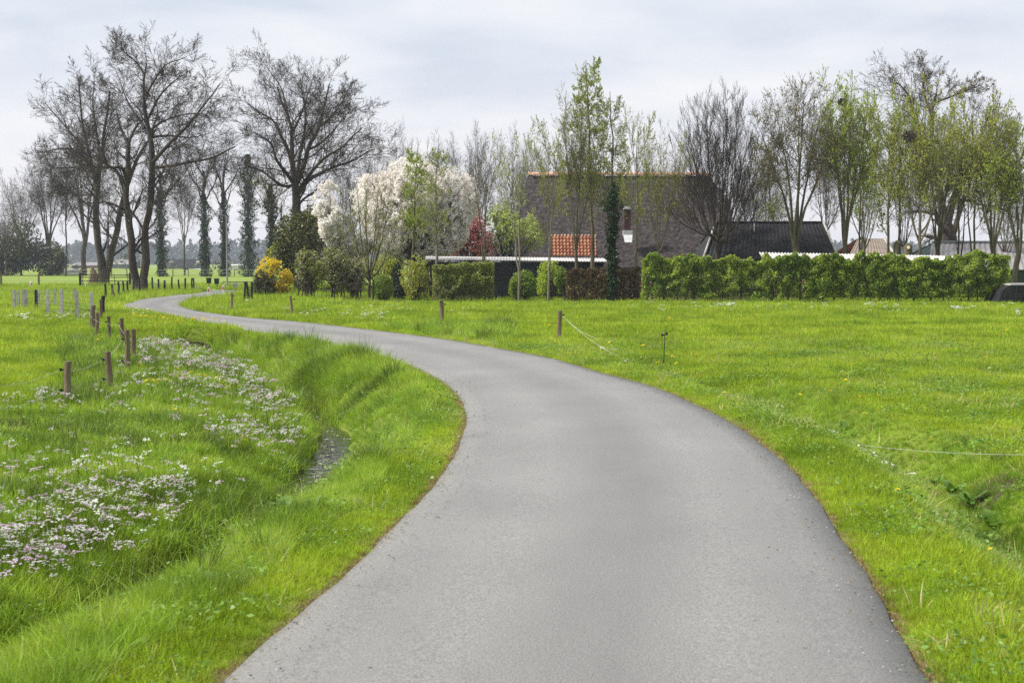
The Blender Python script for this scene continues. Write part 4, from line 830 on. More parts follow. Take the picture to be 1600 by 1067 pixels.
# chimney
c = W(980, 378, 95.6); ch = empty('chimney', (c.x, 95.6, 2.0), 'narrow dark brick chimney with white flashing on the thatch', 'chimney')
zc0, zc1 = W(980, 372, 95.6).z - 2, W(980, 336, 95.6).z - 2
bm_ = MB().box((0, 0, 0), (.205, .1, .058)).mesh('brick', M['brick'])
for kz in range(int((zc1 - zc0) / .068)):
    for kx in range(2):
        for fy_ in (-1, 1):
            o = obj('brick', bm_, ch, ((kx - .5) * .215 + (.0 if kz % 2 else .0), fy_ * .16, zc0 + .034 + kz * .068 + .4)); o.rotation_euler = (0, 0, 0)
MB().box((0, 0, (zc0 + zc1) / 2 + .2), (.40, .30, zc1 - zc0 + .38)).build('shaft', M['brick'], ch)
MB().box((0, 0, zc1 + .42), (.5, .5, .09)).box((0, 0, zc1 + .52), (.36, .36, .12)).build('cap', M['lead'], ch)
MB().tube([(0, 0, zc1 + .55), (0, 0, zc1 + .95)], .11, 10).tube([(0, 0, zc1 + .95), (0, 0, zc1 + 1.08)], [.19, .10], 10).tube([(0, 0, zc1 + 1.08), (0, 0, zc1 + 1.4)], .03, 6).build('flue_pot', M['black'], ch)
MB().box((0, -.25, zc0 + .35), (.62, .5, .30)).add([(-.31, -.52, zc0 + .2), (.31, -.52, zc0 + .2), (.24, -1.0, zc0 - .3), (-.24, -1.0, zc0 - .3)], [(0, 1, 2, 3)]).build('flashing', M['lead'], ch)

def corrugated(name, c00, c10, c11, c01, pitch, amp, m_, parent, org, thick=.03):
    """sheet from eaves (c00-c10) to ridge (c01-c11) with ribs running up the slope"""
    c = [np.array(q, float) - np.array(org) for q in (c00, c10, c11, c01)]; Lx = np.linalg.norm(c[1] - c[0]); nu = max(8, int(Lx / pitch * 6)); n = norm(np.cross(c[1] - c[0], c[3] - c[0]))
    V = []; 
    for v in (0, .5, 1):
        for k in range(nu + 1):
            u = k / nu; p = c[0] * (1 - u) * (1 - v) + c[1] * u * (1 - v) + c[2] * u * v + c[3] * (1 - u) * v; V.append(p + n * amp * math.sin(2 * math.pi * u * Lx / pitch))
    V = np.array(V); nb = len(V); V2 = np.vstack([V, V - n * thick]); Q = list(grid_quads(3, nu + 1)); Q += [tuple(q[::-1] + nb) for q in grid_quads(3, nu + 1)]
    for k in range(nu): Q.append((k, k + nb, k + 1 + nb, k + 1)); e = 2 * (nu + 1); Q.append((e + k + 1, e + k + 1 + nb, e + k + nb, e + k))
    return obj(name, mesh_from(name, V2, Q, mat=m_, smooth=False), parent)
# annex with the dark corrugated roof
Ya, Yb = 90.0, 94.0; A0, A1 = wv(1099, 404, Ya), wv(1310, 404, Ya); B0, B1 = wv(1118, 349, Yb), wv(1286, 349, Yb)
an = empty('annex', (A0[0], Ya, 0), 'low barn annex under a dark corrugated roof beside the thatch', 'barn'); og = (A0[0], Ya, 0)
corrugated('roof', A0, A1, B1, B0, .28, .022, M['darkroof'], an, og)
corrugated('roof', (A1[0], 2 * Yb - Ya, A1[2]), (A0[0], 2 * Yb - Ya, A0[2]), B0, B1, .28, .022, M['darkroof'], an, og)
def L3(p): return tuple(np.array(p) - np.array(og))
for a, b in ((A0, B0), (A1, B1)):
    MB().tube([np.array(L3(a)) + np.array([0, -.05, .07]), np.array(L3(b)) + np.array([0, -.05, .09])], .07, 6).build('verge_trim', M['concrete'], an)
MB().tube([np.array(L3(B0)) + np.array([0, 0, .06]), np.array(L3(B1)) + np.array([0, 0, .06])], .08, 6).build('ridge_cap', M['darkroof'], an)
MB().tube([np.array(wv(1178, 352, Yb - .3)) - np.array(og) + np.array([0, -.1, .1]), np.array(wv(1178, 365, Yb - 1.0)) - np.array(og) + np.array([0, -.1, .1])], .03, 5).build('roof_pipe', M['concrete'], an)
MB().box(((A1[0] - A0[0]) / 2, (Yb - Ya), A0[2] / 2 - .05), (A1[0] - A0[0] - .6, 2 * (Yb - Ya) - .6, A0[2] - .1)).build('wall', M['tar'], an)
g = MB()
for xx_, bb in ((A0, B0), (A1, B1)):
    g.add([L3((xx_[0], Ya + .3, A0[2] - .12)), L3((xx_[0], 2 * Yb - Ya - .3, A0[2] - .12)), L3((bb[0], Yb, bb[2] - .1))], [(0, 1, 2)])
g.build('gable', M['tar'], an)
# black shed with white corrugated edge
y0_, y1_ = 81.0, 84.6; c0, c1 = wv(664, 404.8, y0_), wv(949, 408.8, y0_); e0, e1 = wv(666, 400, y1_), wv(944, 403.5, y1_)
sh = empty('black_shed', (c0[0], y0_, 0), 'long low black shed with a white corrugated roof edge', 'shed'); og = (c0[0], y0_, 0)
corrugated('roof', c0, c1, (e1[0], y1_, e1[2]), (e0[0], y1_, e0[2]), .17, .011, M['whiteroof'], sh, og)
npl = 60; wd = (c1[0] - c0[0] - .5) / npl; pm = MB().box((0, 0, 0), (wd * .94, .03, 2.0)).mesh('plank', M['tar'])
zt_ = min(c0[2], c1[2]) - .12
for k in range(npl):
    o = obj('plank', pm, sh, (.3 + (k + .5) * wd, .25 + .006 * (k % 2), (zt_) / 2)); o.scale = (1, 1, zt_ / 2.0)
MB().box(((c1[0] - c0[0]) / 2, 2.0, zt_ / 2 - .02), (c1[0] - c0[0] - .5, 3.4, zt_ - .06)).build('wall', M['black'], sh)
MB().box(((c1[0] - c0[0]) / 2, .2, zt_ + .02), (c1[0] - c0[0] - .3, .08, .14)).build('fascia', M['black'], sh)
# white roofed open shed behind hedge
y0_, y1_ = 79.0, 83.5; c0, c1 = wv(1192, 403.5, y0_), wv(1532, 410.5, y0_); e0, e1 = wv(1186, 394.5, y1_), wv(1500, 400.5, y1_)
ws = empty('open_shed', (c0[0], y0_, 0), 'open shed with a pale corrugated roof behind the hornbeam hedge', 'shed'); og = (c0[0], y0_, 0)
corrugated('roof', c0, c1, e1, e0, .19, .035, M['whiteroof'], ws, og)
for k in range(9): MB().box(((c1[0] - c0[0]) * (k + .2) / 8.5, .3, (c0[2] - .1) / 2), (.14, .14, c0[2] - .1)).build('post', M['wood'], ws)
MB().box(((c1[0] - c0[0]) / 2, .12, c0[2] - .17), (c1[0] - c0[0], .06, .12)).build('fascia', M['black'], ws)
MB().box(((c1[0] - c0[0]) / 2, 4.2, c0[2] / 2), (c1[0] - c0[0] - .4, .1, c0[2])).build('back_wall', M['black'], ws)
# brown tiled small barn
y0_, y1_ = 118.0, 122.0; a0, a1 = wv(1325, 402, y0_), wv(1400, 402, y0_); b0_, b1_ = wv(1340, 373, y1_), wv(1381, 373, y1_)
bt = empty('small_barn', (a0[0], y0_, 0), 'small barn with a brown tiled roof seen between lime trunks', 'barn'); og = (a0[0], y0_, 0)
corrugated('roof', a0, a1, b1_, b0_, .3, .02, M['brownroof'], bt, og); corrugated('roof', (a1[0], 2 * y1_ - y0_, a1[2]), (a0[0], 2 * y1_ - y0_, a0[2]), b0_, b1_, .3, .02, M['brownroof'], bt, og)
MB().box(((a1[0] - a0[0]) / 2, 4.0, a0[2] / 2), (a1[0] - a0[0] - .5, 7.4, a0[2])).build('wall', M['redbrick'], bt)
MB().tube([np.array(b1_) - np.array(og) + np.array([0, -.05, .05]), np.array(a1) - np.array(og) + np.array([0, -.05, .05])], .09, 6).build('verge_trim', M['concrete'], bt)
# large grey barn on the right
y0_, y1_ = 100.0, 106.0; a0, a1 = wv(1447, 421, y0_), (30 + wv(1640, 421, y0_)[0] - 20, y0_, wv(1640, 421, y0_)[2]); b0_ = wv(1456, 380, y1_); b1_ = (a1[0], y1_, b0_[2])
gb = empty('grey_barn', (a0[0], y0_, 0), 'large barn with a grey corrugated roof and dark green wall', 'barn'); og = (a0[0], y0_, 0)
corrugated('roof', a0, a1, b1_, b0_, .42, .03, M['greyroof'], gb, og); corrugated('roof', (a1[0], 2 * y1_ - y0_, a1[2]), (a0[0], 2 * y1_ - y0_, a0[2]), b0_, b1_, .42, .03, M['greyroof'], gb, og)
MB().box(((a1[0] - a0[0]) / 2, 6.0, a0[2] / 2 - .05), (a1[0] - a0[0] - .4, 11.4, a0[2] - .1)).build('wall', M['greenwall'], gb)
MB().add([(.0, .3, a0[2] - .1), (.0, 11.7, a0[2] - .1), (b0_[0] - a0[0], 6.0, b0_[2] - .08)], [(0, 1, 2)]).box((-.02, 6, a0[2] / 2 - .06), (.04, 11.4, a0[2] - .12)).build('gable', M['greenwall'], gb)
MB().tube([(b0_[0] - a0[0], 6, b0_[2] + .05), (b1_[0] - a0[0], 6, b1_[2] + .05)], .12, 6).build('ridge_cap', M['bluewall'], gb)
# dark trailer at right edge
p = wv(1590, 478, 71.0); tr_ = empty('covered_trailer', (p[0], 71.0, 0), 'black boxed trailer with a pale top at the end of the hedge', 'trailer')
zt_ = W(1590, 446, 71).z
MB().add([(-1.0, 0, .05), (4.5, 0, .05), (4.5, 0, zt_), (-.4, 0, zt_), (-.75, 0, zt_ * .75), (-1.0, 2.2, .05), (4.5, 2.2, .05), (4.5, 2.2, zt_), (-.4, 2.2, zt_), (-.75, 2.2, zt_ * .75)],
         [(0, 1, 2, 3, 4), (5, 9, 8, 7, 6), (0, 4, 9, 5), (4, 3, 8, 9), (3, 2, 7, 8), (1, 6, 7, 2), (0, 5, 6, 1)]).build('body', M['black'], tr_)
MB().box((2.1, 1.1, zt_ + .05), (5.0, 2.3, .08)).build('lid', M['whiteroof'], tr_)
for k in range(5): MB().box((-.1 + k * .75, -.03, zt_ / 2), (.05, .05, zt_ - .15)).build('rib', M['binplastic'], tr_)
for xx_ in (.6, 1.5, 3.2): MB().tube([(xx_, -.12, .28), (xx_, -.02, .28)], .27, 16).build('wheel', M['black'], tr_)
MB().box((1.8, .6, zt_ + .13), (.5, .5, .08)).build('roof_hatch', M['black'], tr_)
# firewood
fw = empty('firewood_stack', (W(945, 410, 79.5).x, 79.5, 0), 'stack of pale split firewood behind the beech hedge', 'firewood'); g = MB(); r = np.random.default_rng(5); hx0 = W(905, 410, 79.5).x - fw.location.x; hx1 = W(1000, 410, 79.5).x - fw.location.x
for kx in range(26):
    zt_ = W(0, 421 + 2.5 * math.sin(kx * .5) + 3 * (kx % 3 == 0), 79.5).z
    for kz in range(int(zt_ / .15)):
        xx_ = hx0 + (kx + .5 * (kz % 2) + .2 * r.normal()) * (hx1 - hx0) / 26; g.tube([(xx_, -.25 + r.normal() * .04, .08 + kz * .15), (xx_, .3, .08 + kz * .15)], .075 * r.uniform(.75, 1.15), 6)
o = g.build('logs', M['palewood'], fw); o['kind'] = 'stuff'
fw2 = empty('firewood_stack', (W(1100, 410, 79).x, 79, 0), 'long row of pale firewood glimpsed through the hornbeam hedge', 'firewood'); g = MB()
hx0 = W(1015, 410, 79).x - fw2.location.x; hx1 = W(1255, 410, 79).x - fw2.location.x
for kx in range(58):
    for kz in range(9):
        xx_ = hx0 + (kx + .5 * (kz % 2) + .2 * r.normal()) * (hx1 - hx0) / 58; g.tube([(xx_, -.25 + r.normal() * .04, .08 + kz * .15), (xx_, .3, .08 + kz * .15)], .07 * r.uniform(.75, 1.15), 6)
o = g.build('logs', M['palewood'], fw2); o['kind'] = 'stuff'

# ------------------------------------------------------------------ far background
def far_barn(name, label, px0, px1, ty, by, Y, wall, roof, rise=.5, cat='barn'):
    a = W(px0, 410, Y); b = W(px1, 410, Y); zt2 = W(0, ty, Y).z; ze = zt2 * (1 - rise); root = empty(name, (a.x, Y, 0), label, cat); wdt = b.x - a.x
    MB().box((wdt / 2, 6, ze / 2), (wdt, 12, ze)).build('wall', M[wall], root)
    MB().add([(-.5, -.5, ze - .1), (wdt + .5, -.5, ze - .1), (wdt + .5, 12.5, ze - .1), (-.5, 12.5, ze - .1), (0, 6, zt2), (wdt, 6, zt2)], [(0, 1, 5, 4), (2, 3, 4, 5), (0, 4, 3), (1, 2, 5)]).build('roof', M[roof], root)
    return root
far_barn('distant_barn', 'low dark distant barn with a wide roof seen between oak and ivy trees', 248, 303, 405, 424, 470, 'bluewall', 'darkroof', .6)
far_barn('distant_barn', 'pale grey distant barn between the forked oaks', 172, 205, 406, 424, 500, 'bluewall', 'greyroof', .5)
far_barn('distant_barn', 'distant farm building with a reddish wall beside the forked oak', 112, 150, 410, 424, 520, 'redbrick', 'greyroof', .5)
far_barn('distant_greenhouse', 'long white distant greenhouse behind the lamp post', 357, 412, 413, 425, 430, 'white', 'whiteroof', .2, 'greenhouse')
far_barn('distant_shed', 'small white shed far off between two ivy-clad trees', 303, 311, 420, 424, 440, 'white', 'white', .3, 'shed')
far_barn('distant_shed', 'small white hut at the right end of the dark thicket', 90, 101, 420, 431, 240, 'white', 'greyroof', .35, 'shed')
r = np.random.default_rng(90); pts_ = []
for k in range(1200):
    Y = r.uniform(1250, 1480); xx_ = r.uniform(-.50, .52) * Y; hh = r.uniform(15, 23) + 1.2 * math.sin(xx_ * .02) ; cone = r.uniform() < .35; n = 70; z = r.uniform(0, 1, n)
    rad = (1 - z) * 4.0 if cone else 4.6 * np.sqrt(np.clip(1 - (z * 2 - 1.0) ** 2, 0, 1)) + .8; th = r.uniform(0, 6.283, n); q = np.sqrt(r.uniform(size=n))
    pts_.append(np.stack([xx_ + rad * q * np.cos(th), Y + rad * q * np.sin(th), z * hh], 1))
o = obj('distant_wood', leaf_mesh('distant_wood', np.vstack(pts_), 1.7, M['conifer'], r)); tag(o, 'hazy blue line of distant woodland on the horizon', kind='stuff')
r = np.random.default_rng(91); pts_ = []
for k in range(150):
    Y = r.uniform(380, 620); xx_ = r.uniform(-.42, .5) * Y; hh = r.uniform(.8, 3.4) * (1 if k % 5 else 2.2); n = 60; d = norm(r.normal(size=(n, 3))) * r.uniform(.3, 1, (n, 1)); pts_.append(np.array([xx_, Y, hh * .5]) + d * np.array([hh * 1.0, hh, hh * .55]))
o = obj('distant_bushes', leaf_mesh('distant_bushes', np.vstack(pts_), .55, M['cone_far'], r)); tag(o, 'scattered bushes in the hazy fields beyond', kind='stuff')

# ------------------------------------------------------------------ fences, posts, street furniture
def wood_post(px, by, ty, wpx, name='post', m_='wood', parent=None, org=None, z=None, lean=0.0, pointed=False, sides=12, Y=None, ins=None):
    """round post whose foot is seen at (px, by) and top at row ty"""
    if Y is None:
        zz_ = 0.0
        for _ in range(4): gxy = G(px, by, zz_); zz_ = zat(*gxy)
    else: gxy = (W(px, 410, Y).x, Y); zz_ = zat(*gxy)
    Y = gxy[1]; top = W(px, ty, Y).z - zz_; rd = wpx / 2 * Y / F
    loc = (gxy[0], gxy[1], zz_) if org is None else (gxy[0] - org[0], gxy[1] - org[1], zz_ - org[2])
    r = random.uniform
    g = MB().tube([(0, 0, -.15), (r(-1, 1) * rd * .2, 0, top * .35), (lean * .5 + r(-1, 1) * rd * .3, r(-1, 1) * rd * .3, top * .7), (lean, 0, top - rd * .3), (lean, 0, top)], [rd * 1.05, rd * 1.02, rd * .98, rd, rd * (.35 if pointed else .85)], sides)
    o = g.build(name, M[m_], parent, False, loc); 
    me_ = o.data; vv = np.zeros(len(me_.vertices) * 3, np.float32); me_.vertices.foreach_get('co', vv); vv = vv.reshape(-1, 3); vv[:, :2] += np.random.default_rng(abs(int(px * 10))).normal(0, rd * .05, (len(vv), 2)); me_.vertices.foreach_set('co', vv.ravel())
    return o, (gxy[0], gxy[1], zz_), top, rd
def insulator(parent, z, rd, side=-1):
    MB().tube([(side * rd * .8, 0, z), (side * (rd + .06), -.01, z)], .012, 6).tube([(side * (rd + .05), -.01, z - .02), (side * (rd + .05), -.01, z + .025)], .025, 8).build('insulator', M['black'], parent)
def sag(a, b, s=.05, n=8):
    a, b = np.array(a), np.array(b); return [tuple(a * (1 - t) + b * t - np.array([0, 0, s * 4 * t * (1 - t)])) for t in np.linspace(0, 1, n)]
# wooden electric fence of left pasture
lst = [(-6, 665, 588, 13), (106, 641, 564, 10.5), (171, 616, 549, 9.5), (200, 590, 515, 8), (208, 570, 514, 7.5), (191.5, 539, 497, 6.5), (171.5, 536, 494, 5.6), (151.5, 529, 488.6, 5.6), (145.5, 519, 477, 7.5)]
x0y0 = G(106, 641, -.2); org = (x0y0[0], x0y0[1], -.2)
fe = empty('pasture_fence', org, 'weathered wooden post fence with two white cords beside the flower meadow', 'fence')
tops = []
for n_, (px, by, ty, wp) in enumerate(lst):
    o, l, t, rd = wood_post(px, by, ty, wp, 'post', 'wood', fe, org, lean=random.uniform(-.03, .03)); insulator(o, t * .80, rd, -1); tops.append((l, t, rd))
    if n_ < 4: insulator(o, t * .33, rd, -1)
for f_, upto in ((.80, len(tops) - 1), (.33, 4)):
    for a, b in list(zip(tops[:-1], tops[1:]))[:upto]:
        pa = (a[0][0] - org[0] - a[2] - .05, a[0][1] - org[1] - .01, a[0][2] - org[2] + a[1] * f_); pb = (b[0][0] - org[0] - b[2] - .05, b[0][1] - org[1] - .01, b[0][2] - org[2] + b[1] * f_)
        MB().tube(sag(pa, pb, .07), .0025, 5).build('cord', M['rope'], fe)
# concrete post pen
org = (*G(75, 495, -.05), -.05); pen = empty('concrete_post_fence', org, 'wire netting pen on grey concrete posts in the pasture corner', 'fence')
cp = []
for (px, by, ty, wp, m_) in [(22.5, 490, 453, 4, 'concrete'), (29, 489, 454, 4, 'concrete'), (37, 491, 452, 4, 'concrete'), (41.5, 489.5, 452, 3.6, 'concrete'), (57, 489.5, 453, 4.4, 'black'), (61, 483, 452, 3.4, 'concrete'), (75, 495, 452, 4.6, 'concrete'),
                             (86, 482, 451, 3.6, 'concrete'), (97, 496.5, 452, 4.6, 'concrete'), (117, 475, 450, 3.4, 'concrete'), (120.5, 501, 454, 5, 'concrete'), (144, 508, 456, 5.5, 'concrete')]:
    gxy = G(px, by, -.06); zz_ = zat(*gxy); t = W(px, ty, gxy[1]).z - zz_; wd = wp * gxy[1] / F
    MB().box((gxy[0] - org[0], gxy[1] - org[1], t / 2 - .03 + zz_ - org[2]), (wd, wd, t + .06), random.uniform(-.1, .1), .12).build('post', M[m_], pen); cp.append((gxy[0] - org[0], gxy[1] - org[1], zz_ - org[2], t))
fr = [cp[i] for i in (0, 1, 2, 4, 6, 8, 10, 11)]; bk = [cp[i] for i in (3, 5, 7, 9)]
for chn in (fr, bk):
    for k in range(7):
        f_ = .12 + .13 * k
        for a, b in zip(chn[:-1], chn[1:]): MB().tube([(a[0], a[1] - .05, a[2] + a[3] * f_), (b[0], b[1] - .05, b[2] + b[3] * f_)], .0035, 4).build('wire', M['steel'], pen)
# black post fence along lane
lst = [(161, 498, 462, 6, 'black'), (165, 470, 443.5, 3.4, 'black'), (175.6, 465, 444, 3.2, 'black'), (186, 466, 440, 3.2, 'black'), (193, 462.5, 439.5, 3, 'black'), (199.6, 462, 439, 3.2, 'black'), (209, 459.5, 436.5, 3.2, 'black'), (218, 459.5, 436.5, 3.2, 'black'), (228.5, 457.5, 437.5, 3, 'black'),
       (238.6, 457, 433.5, 2.8, 'black'), (248, 457, 436, 2.8, 'black'), (257.5, 457.5, 438, 3.2, 'black'), (269, 457, 432.5, 2.6, 'black'), (280, 457, 436.5, 2.6, 'black'), (289.5, 457, 434.5, 2.8, 'black'), (300, 455.5, 434.5, 2.6, 'black'), (303, 455.5, 434.5, 2.4, 'black')]
org = (*G(165, 470), 0); bf = empty('black_post_fence', org, 'row of black fence posts with netting following the far bend of the lane', 'fence'); bp_ = []
for (px, by, ty, wp, m_) in lst: o, l, t, rd = wood_post(px, by, ty, wp, 'post', m_, bf, org, sides=10, lean=random.uniform(-.04, .04)); bp_.append((l[0] - org[0], l[1] - org[1], l[2], t))
o, l, t, rd = wood_post(157.5, 503, 468, 4.5, 'post', 'wood', bf, org)
o, l, t, rd = wood_post(179, 472, 451, 3, 'post', 'wood', bf, org, lean=-.12)
for k in range(6):
    f_ = .12 + .15 * k
    for a, b in zip(bp_[1:-1], bp_[2:]):
        if f_ < .6 or a[0] < 10: MB().tube([(a[0], a[1] - .06, a[2] + a[3] * f_), (b[0], b[1] - .06, b[2] + b[3] * f_)], .0035, 4).build('wire', M['steel'], bf)
# field gate and top rail fence across the far field
Yg = 119.0; org = (W(125, 410, Yg).x, Yg, 0); ga = empty('field_gate', org, 'low steel bar gate between two black posts beside the forked oak', 'gate'); wG = W(203, 410, Yg).x - org[0]
for xx_ in (0, wG): MB().box((xx_, 0, .6), (.17, .17, 1.25)).build('post', M['black'], ga)
for z in (.25, .55, .85, 1.05): MB().tube([(.09, -.02, z), (wG - .09, -.02, z)], .03, 6).build('rail', M['black'], ga)
for xx_ in (.2, wG * .35, wG * .68, wG - .2): MB().tube([(xx_, .03, .2), (xx_, .03, 1.1)], .025, 6).build('stile', M['black'], ga)
org = (W(60, 410, Yg).x, Yg, 0); rf = empty('rail_fence', org, 'long thin top rail on grey posts edging the far field', 'fence'); xa = W(-60, 410, Yg).x - org[0]; xb = W(123, 410, Yg).x - org[0]
MB().tube([(xa, 0, 1.0), (xb, 0, 1.0)], .025, 6).build('rail', M['black'], rf); MB().tube([(xa, 0, .6), (xb, 0, .6)], .008, 4).build('wire', M['steel'], rf)
for px in (1, 60, -58): MB().box((W(px, 410, Yg).x - org[0], .03, .55), (.13, .13, 1.15)).build('post', M['wood'], rf)
# far fence line across the field under the ivied trees
Yf = 212.0; org = (W(300, 410, Yf).x, Yf, 0); ff = empty('far_fence', org, 'faint wire fence line under the ivy-clad trees', 'fence')
for z in (.5, .95): MB().tube([(W(100, 410, Yf).x - org[0], 0, z), (W(398, 410, Yf).x - org[0], 0, z)], .02, 4).build('wire', M['steel'], ff)
for k in range(13): MB().box((W(102 + k * 24, 410, Yf).x - org[0], 0, .55), (.12, .12, 1.1)).build('post', M['wood'], ff)
# single posts by the lane on the right
for (px, by, ty, wp, lb, lean) in [(362, 488, 457.5, 4.2, 'short weathered post on the inner bend nearest the reflector posts', .02), (456, 496, 462, 4.2, 'thin leaning weathered post below the forsythia', -.05),
                                   (690, 510, 469, 7.0, 'weathered post in front of the square clipped hedge', -.02), (874, 530, 485, 7.2, 'weathered post with white cord tied on, below the orange tiles', 0.02)]:
    o, l, t, rd = wood_post(px, by, ty, wp, 'fence_post', 'wood', lean=lean); tag(o, lb, 'post', 'single posts between lane and pasture'); insulator(o, t * .84, rd, 1)
    if px == 874: p874 = (l, t, rd)
    if px == 690: p690 = (l, t, rd)
o, l, t, rd = None, G(1036, 573), None, None
st = empty('plastic_stake', (l[0], l[1], zat(*l)), 'thin dark green plastic fence stake in the pasture edge', 'stake'); hs = W(1038, 523, l[1]).z - zat(*l)
MB().tube([(0, 0, -.1), (.02, 0, hs * .5), (.035, 0, hs)], [.012, .009, .008], 6).build('rod', M['binplastic'], st)
MB().tube([(-.02, 0, hs - .01), (.075, 0, hs + .015)], .012, 6).tube([(-.02, 0, hs - .035), (-.02, 0, hs + .02)], .022, 8).tube([(.07, 0, hs - .01), (.07, 0, hs + .05)], .024, 8).build('hook', M['black'], st)
l, t, rd = p874; a = (l[0] + rd + .02, l[1] - .03, l[2] + t * .82); b = G(982, 566); c = G(940, 537)
cd = MB().tube(sag(a, (b[0], b[1], zat(*b) + .05), .12, 14), 0.003, 5).tube(sag(a, (c[0] + .3, c[1], zat(*c) + .08), .18, 12) + sag((c[0] + .3, c[1], zat(*c) + .08), (G(1030, 528)[0], G(1030, 528)[1], .12), .04, 8)[1:], .0035, 5).build('slack_cord', M['rope']); tag(cd, 'slack white cord hanging from the post into the grass', 'cord')
a = G(1345, 683, .12); m1 = G(1440, 690, .2); b = G(1700, 699, .22)
cd = MB().tube(sag((*a, zat(*a) + .14), (*b, .16), .05, 18), .002, 5).build('slack_cord', M['rope']); tag(cd, 'thin white cord stretched low over the pasture edge at right', 'cord')
# garden boundary: black posts with thin wires
Yw = 73.6; org = (W(583, 410, Yw).x, Yw, 0); gf = empty('garden_fence', org, 'thin wire fence on slim black posts along garden and hedge', 'fence')
gp = [(583, 438), (775, 441), (1037, 444), (1286, 448), (1514, 450)]
for px, ty in gp: z = W(px, ty, Yw).z; MB().box((W(px, 410, Yw).x - org[0], 0, z / 2), (.08, .08, z)).build('post', M['black'], gf)
for z in (.35, .7, 1.0): MB().tube([(W(395, 410, Yw + 8).x - org[0], 8, z)] + [(W(px, 410, Yw).x - org[0], -.05, z) for px in (583, 775, 1037, 1286, 1514, 1640)], .0035, 4).build('wire', M['black'], gf)
# brace posts at the lane corner
l = G(385, 473); bc = empty('braced_corner_post', (l[0], l[1], 0), 'two leaning black brace posts with dark netting by the forsythia', 'fence'); kk = l[1] / F
for x0_, x1_ in ((-4, -1), (4.5, .5), (8.5, 9)): MB().tube([(x0_ * kk, 0, 0), (x1_ * kk, 0, 33 * kk)], .055, 8).build('brace', M['black'], bc)
for k in range(6): MB().tube([(-3 * kk, .05, (4 + 4 * k) * kk), (9 * kk, .05, (4 + 4 * k) * kk)], .012, 4).build('wire', M['black'], bc)
for k in range(8): MB().tube([((-3 + 1.6 * k) * kk, .05, 2 * kk), ((-3 + 1.6 * k) * kk, .05, 26 * kk)], .008, 4).build('wire', M['binplastic'], bc)
# bins, reflector posts, lamp post, rail
for px, ty, Y, lb in ((326, 434.5, 111, 'dark green litter bin on a post behind the first reflector post'), (338.3, 435.5, 112, 'dark green litter bin on a thin post left of the lamp post')):
    p = W(px, 410, Y); zt_ = W(px, ty, Y).z; root = empty('litter_bin', (p.x, Y, 0), lb, 'bin')
    MB().tube([(0, .05, 0), (0, .05, zt_ - .3)], .03, 8).build('pole', M['black'], root)
    MB().add([(-.15, -.12, zt_ - .42), (.15, -.12, zt_ - .42), (.15, .12, zt_ - .42), (-.15, .12, zt_ - .42), (-.18, -.15, zt_ - .03), (.18, -.15, zt_ - .03), (.18, .15, zt_ - .03), (-.18, .15, zt_ - .03)], [(0, 3, 2, 1), (4, 5, 6, 7), (0, 1, 5, 4), (1, 2, 6, 5), (2, 3, 7, 6), (3, 0, 4, 7)]).build('body', M['binplastic'], root)
    MB().box((0, 0, zt_), (.40, .34, .05)).build('lid', M['black'], root)
for px, by, ty, wp, lb in ((326, 467.5, 447.5, 3.6, 'slim white road post with red reflector on the outer bend'), (348.7, 464.7, 444, 3.4, 'slim white road post with red reflector behind the first one'), (370.8, 453.3, 442.5, 3.2, 'small white road post with reflector near the rail')):
    l = G(px, by); kk = l[1] / F; z = W(px, ty, l[1]).z; root = empty('reflector_post', (l[0], l[1], 0), lb, 'road post', 'white reflector posts at the bend')
    w_ = wp * kk * .5; MB().add([(-w_, -.03, 0), (w_, -.03, 0), (w_, .03, 0), (-w_, .03, 0), (-w_, -.03, z * .88), (w_, -.03, z), (w_, .03, z), (-w_, .03, z * .88)], [(0, 3, 2, 1), (4, 5, 6, 7), (0, 1, 5, 4), (1, 2, 6, 5), (2, 3, 7, 6), (3, 0, 4, 7)]).build('body', M['white'], root)
    MB().box((0, -.036, z * .70), (w_ * .9, .012, z * .22)).build('reflector', M['red'], root)
l = G(366, 453.5); o = MB().box((0, 0, .27), (.36, .2, .6), 0, .12).build('grey_bollard', M['concrete'], None, False, (l[0], l[1] + .3, 0)); tag(o, 'stubby grey concrete bollard beside the small white road post', 'bollard')
Y = 114; p = W(354.7, 410, Y); zt_ = W(0, 337, Y).z; lm = empty('lamp_post', (p.x, Y, 0), 'slim grey lamp post with a short arm by the far junction', 'lamp post')
MB().tube([(0, 0, 0), (0, 0, 1.2), (0, 0, zt_)], [.085, .075, .045], 10).build('pole', M['steel'], lm)
MB().tube([(0, 0, zt_ - .05), (-.35, 0, zt_ + .05), (-.7, 0, zt_ + .02)], .022, 6).build('arm', M['steel'], lm)
MB().box((-.85, 0, zt_), (.42, .16, .09), 0, .3).build('lamp_head', M['steel'], lm)
Y = 117.5; org = (W(348, 410, Y).x, Y, 0); rl_ = empty('low_rail', org, 'low thin handrail beyond the far junction', 'railing'); x2 = W(392, 410, Y).x - org[0]
MB().tube([(0, 0, .5), (x2, 0, .5)], .03, 6).build('rail', M['black'], rl_)
for k in range(5): MB().tube([(x2 * k / 4, 0, 0), (x2 * k / 4, 0, .5)], .025, 6).build('post', M['black'], rl_)
l = G(52, 451); kk = l[1] / F; z = W(0, 440, l[1]).z; rp = empty('marker_post', (l[0], l[1] - .5, 0), 'stout white marker post with a red band on the side path', 'bollard')
MB().tube([(0, 0, 0), (0, 0, z - .06), (0, 0, z)], [.10, .10, .05], 12).build('body', M['white'], rp); MB().tube([(0, 0, z * .70), (0, 0, z * .82)], .106, 12, False).build('band', M['red'], rp); MB().tube([(0, 0, z * .48), (0, 0, z * .56)], .106, 12, False).build('band', M['bluewall'], rp)
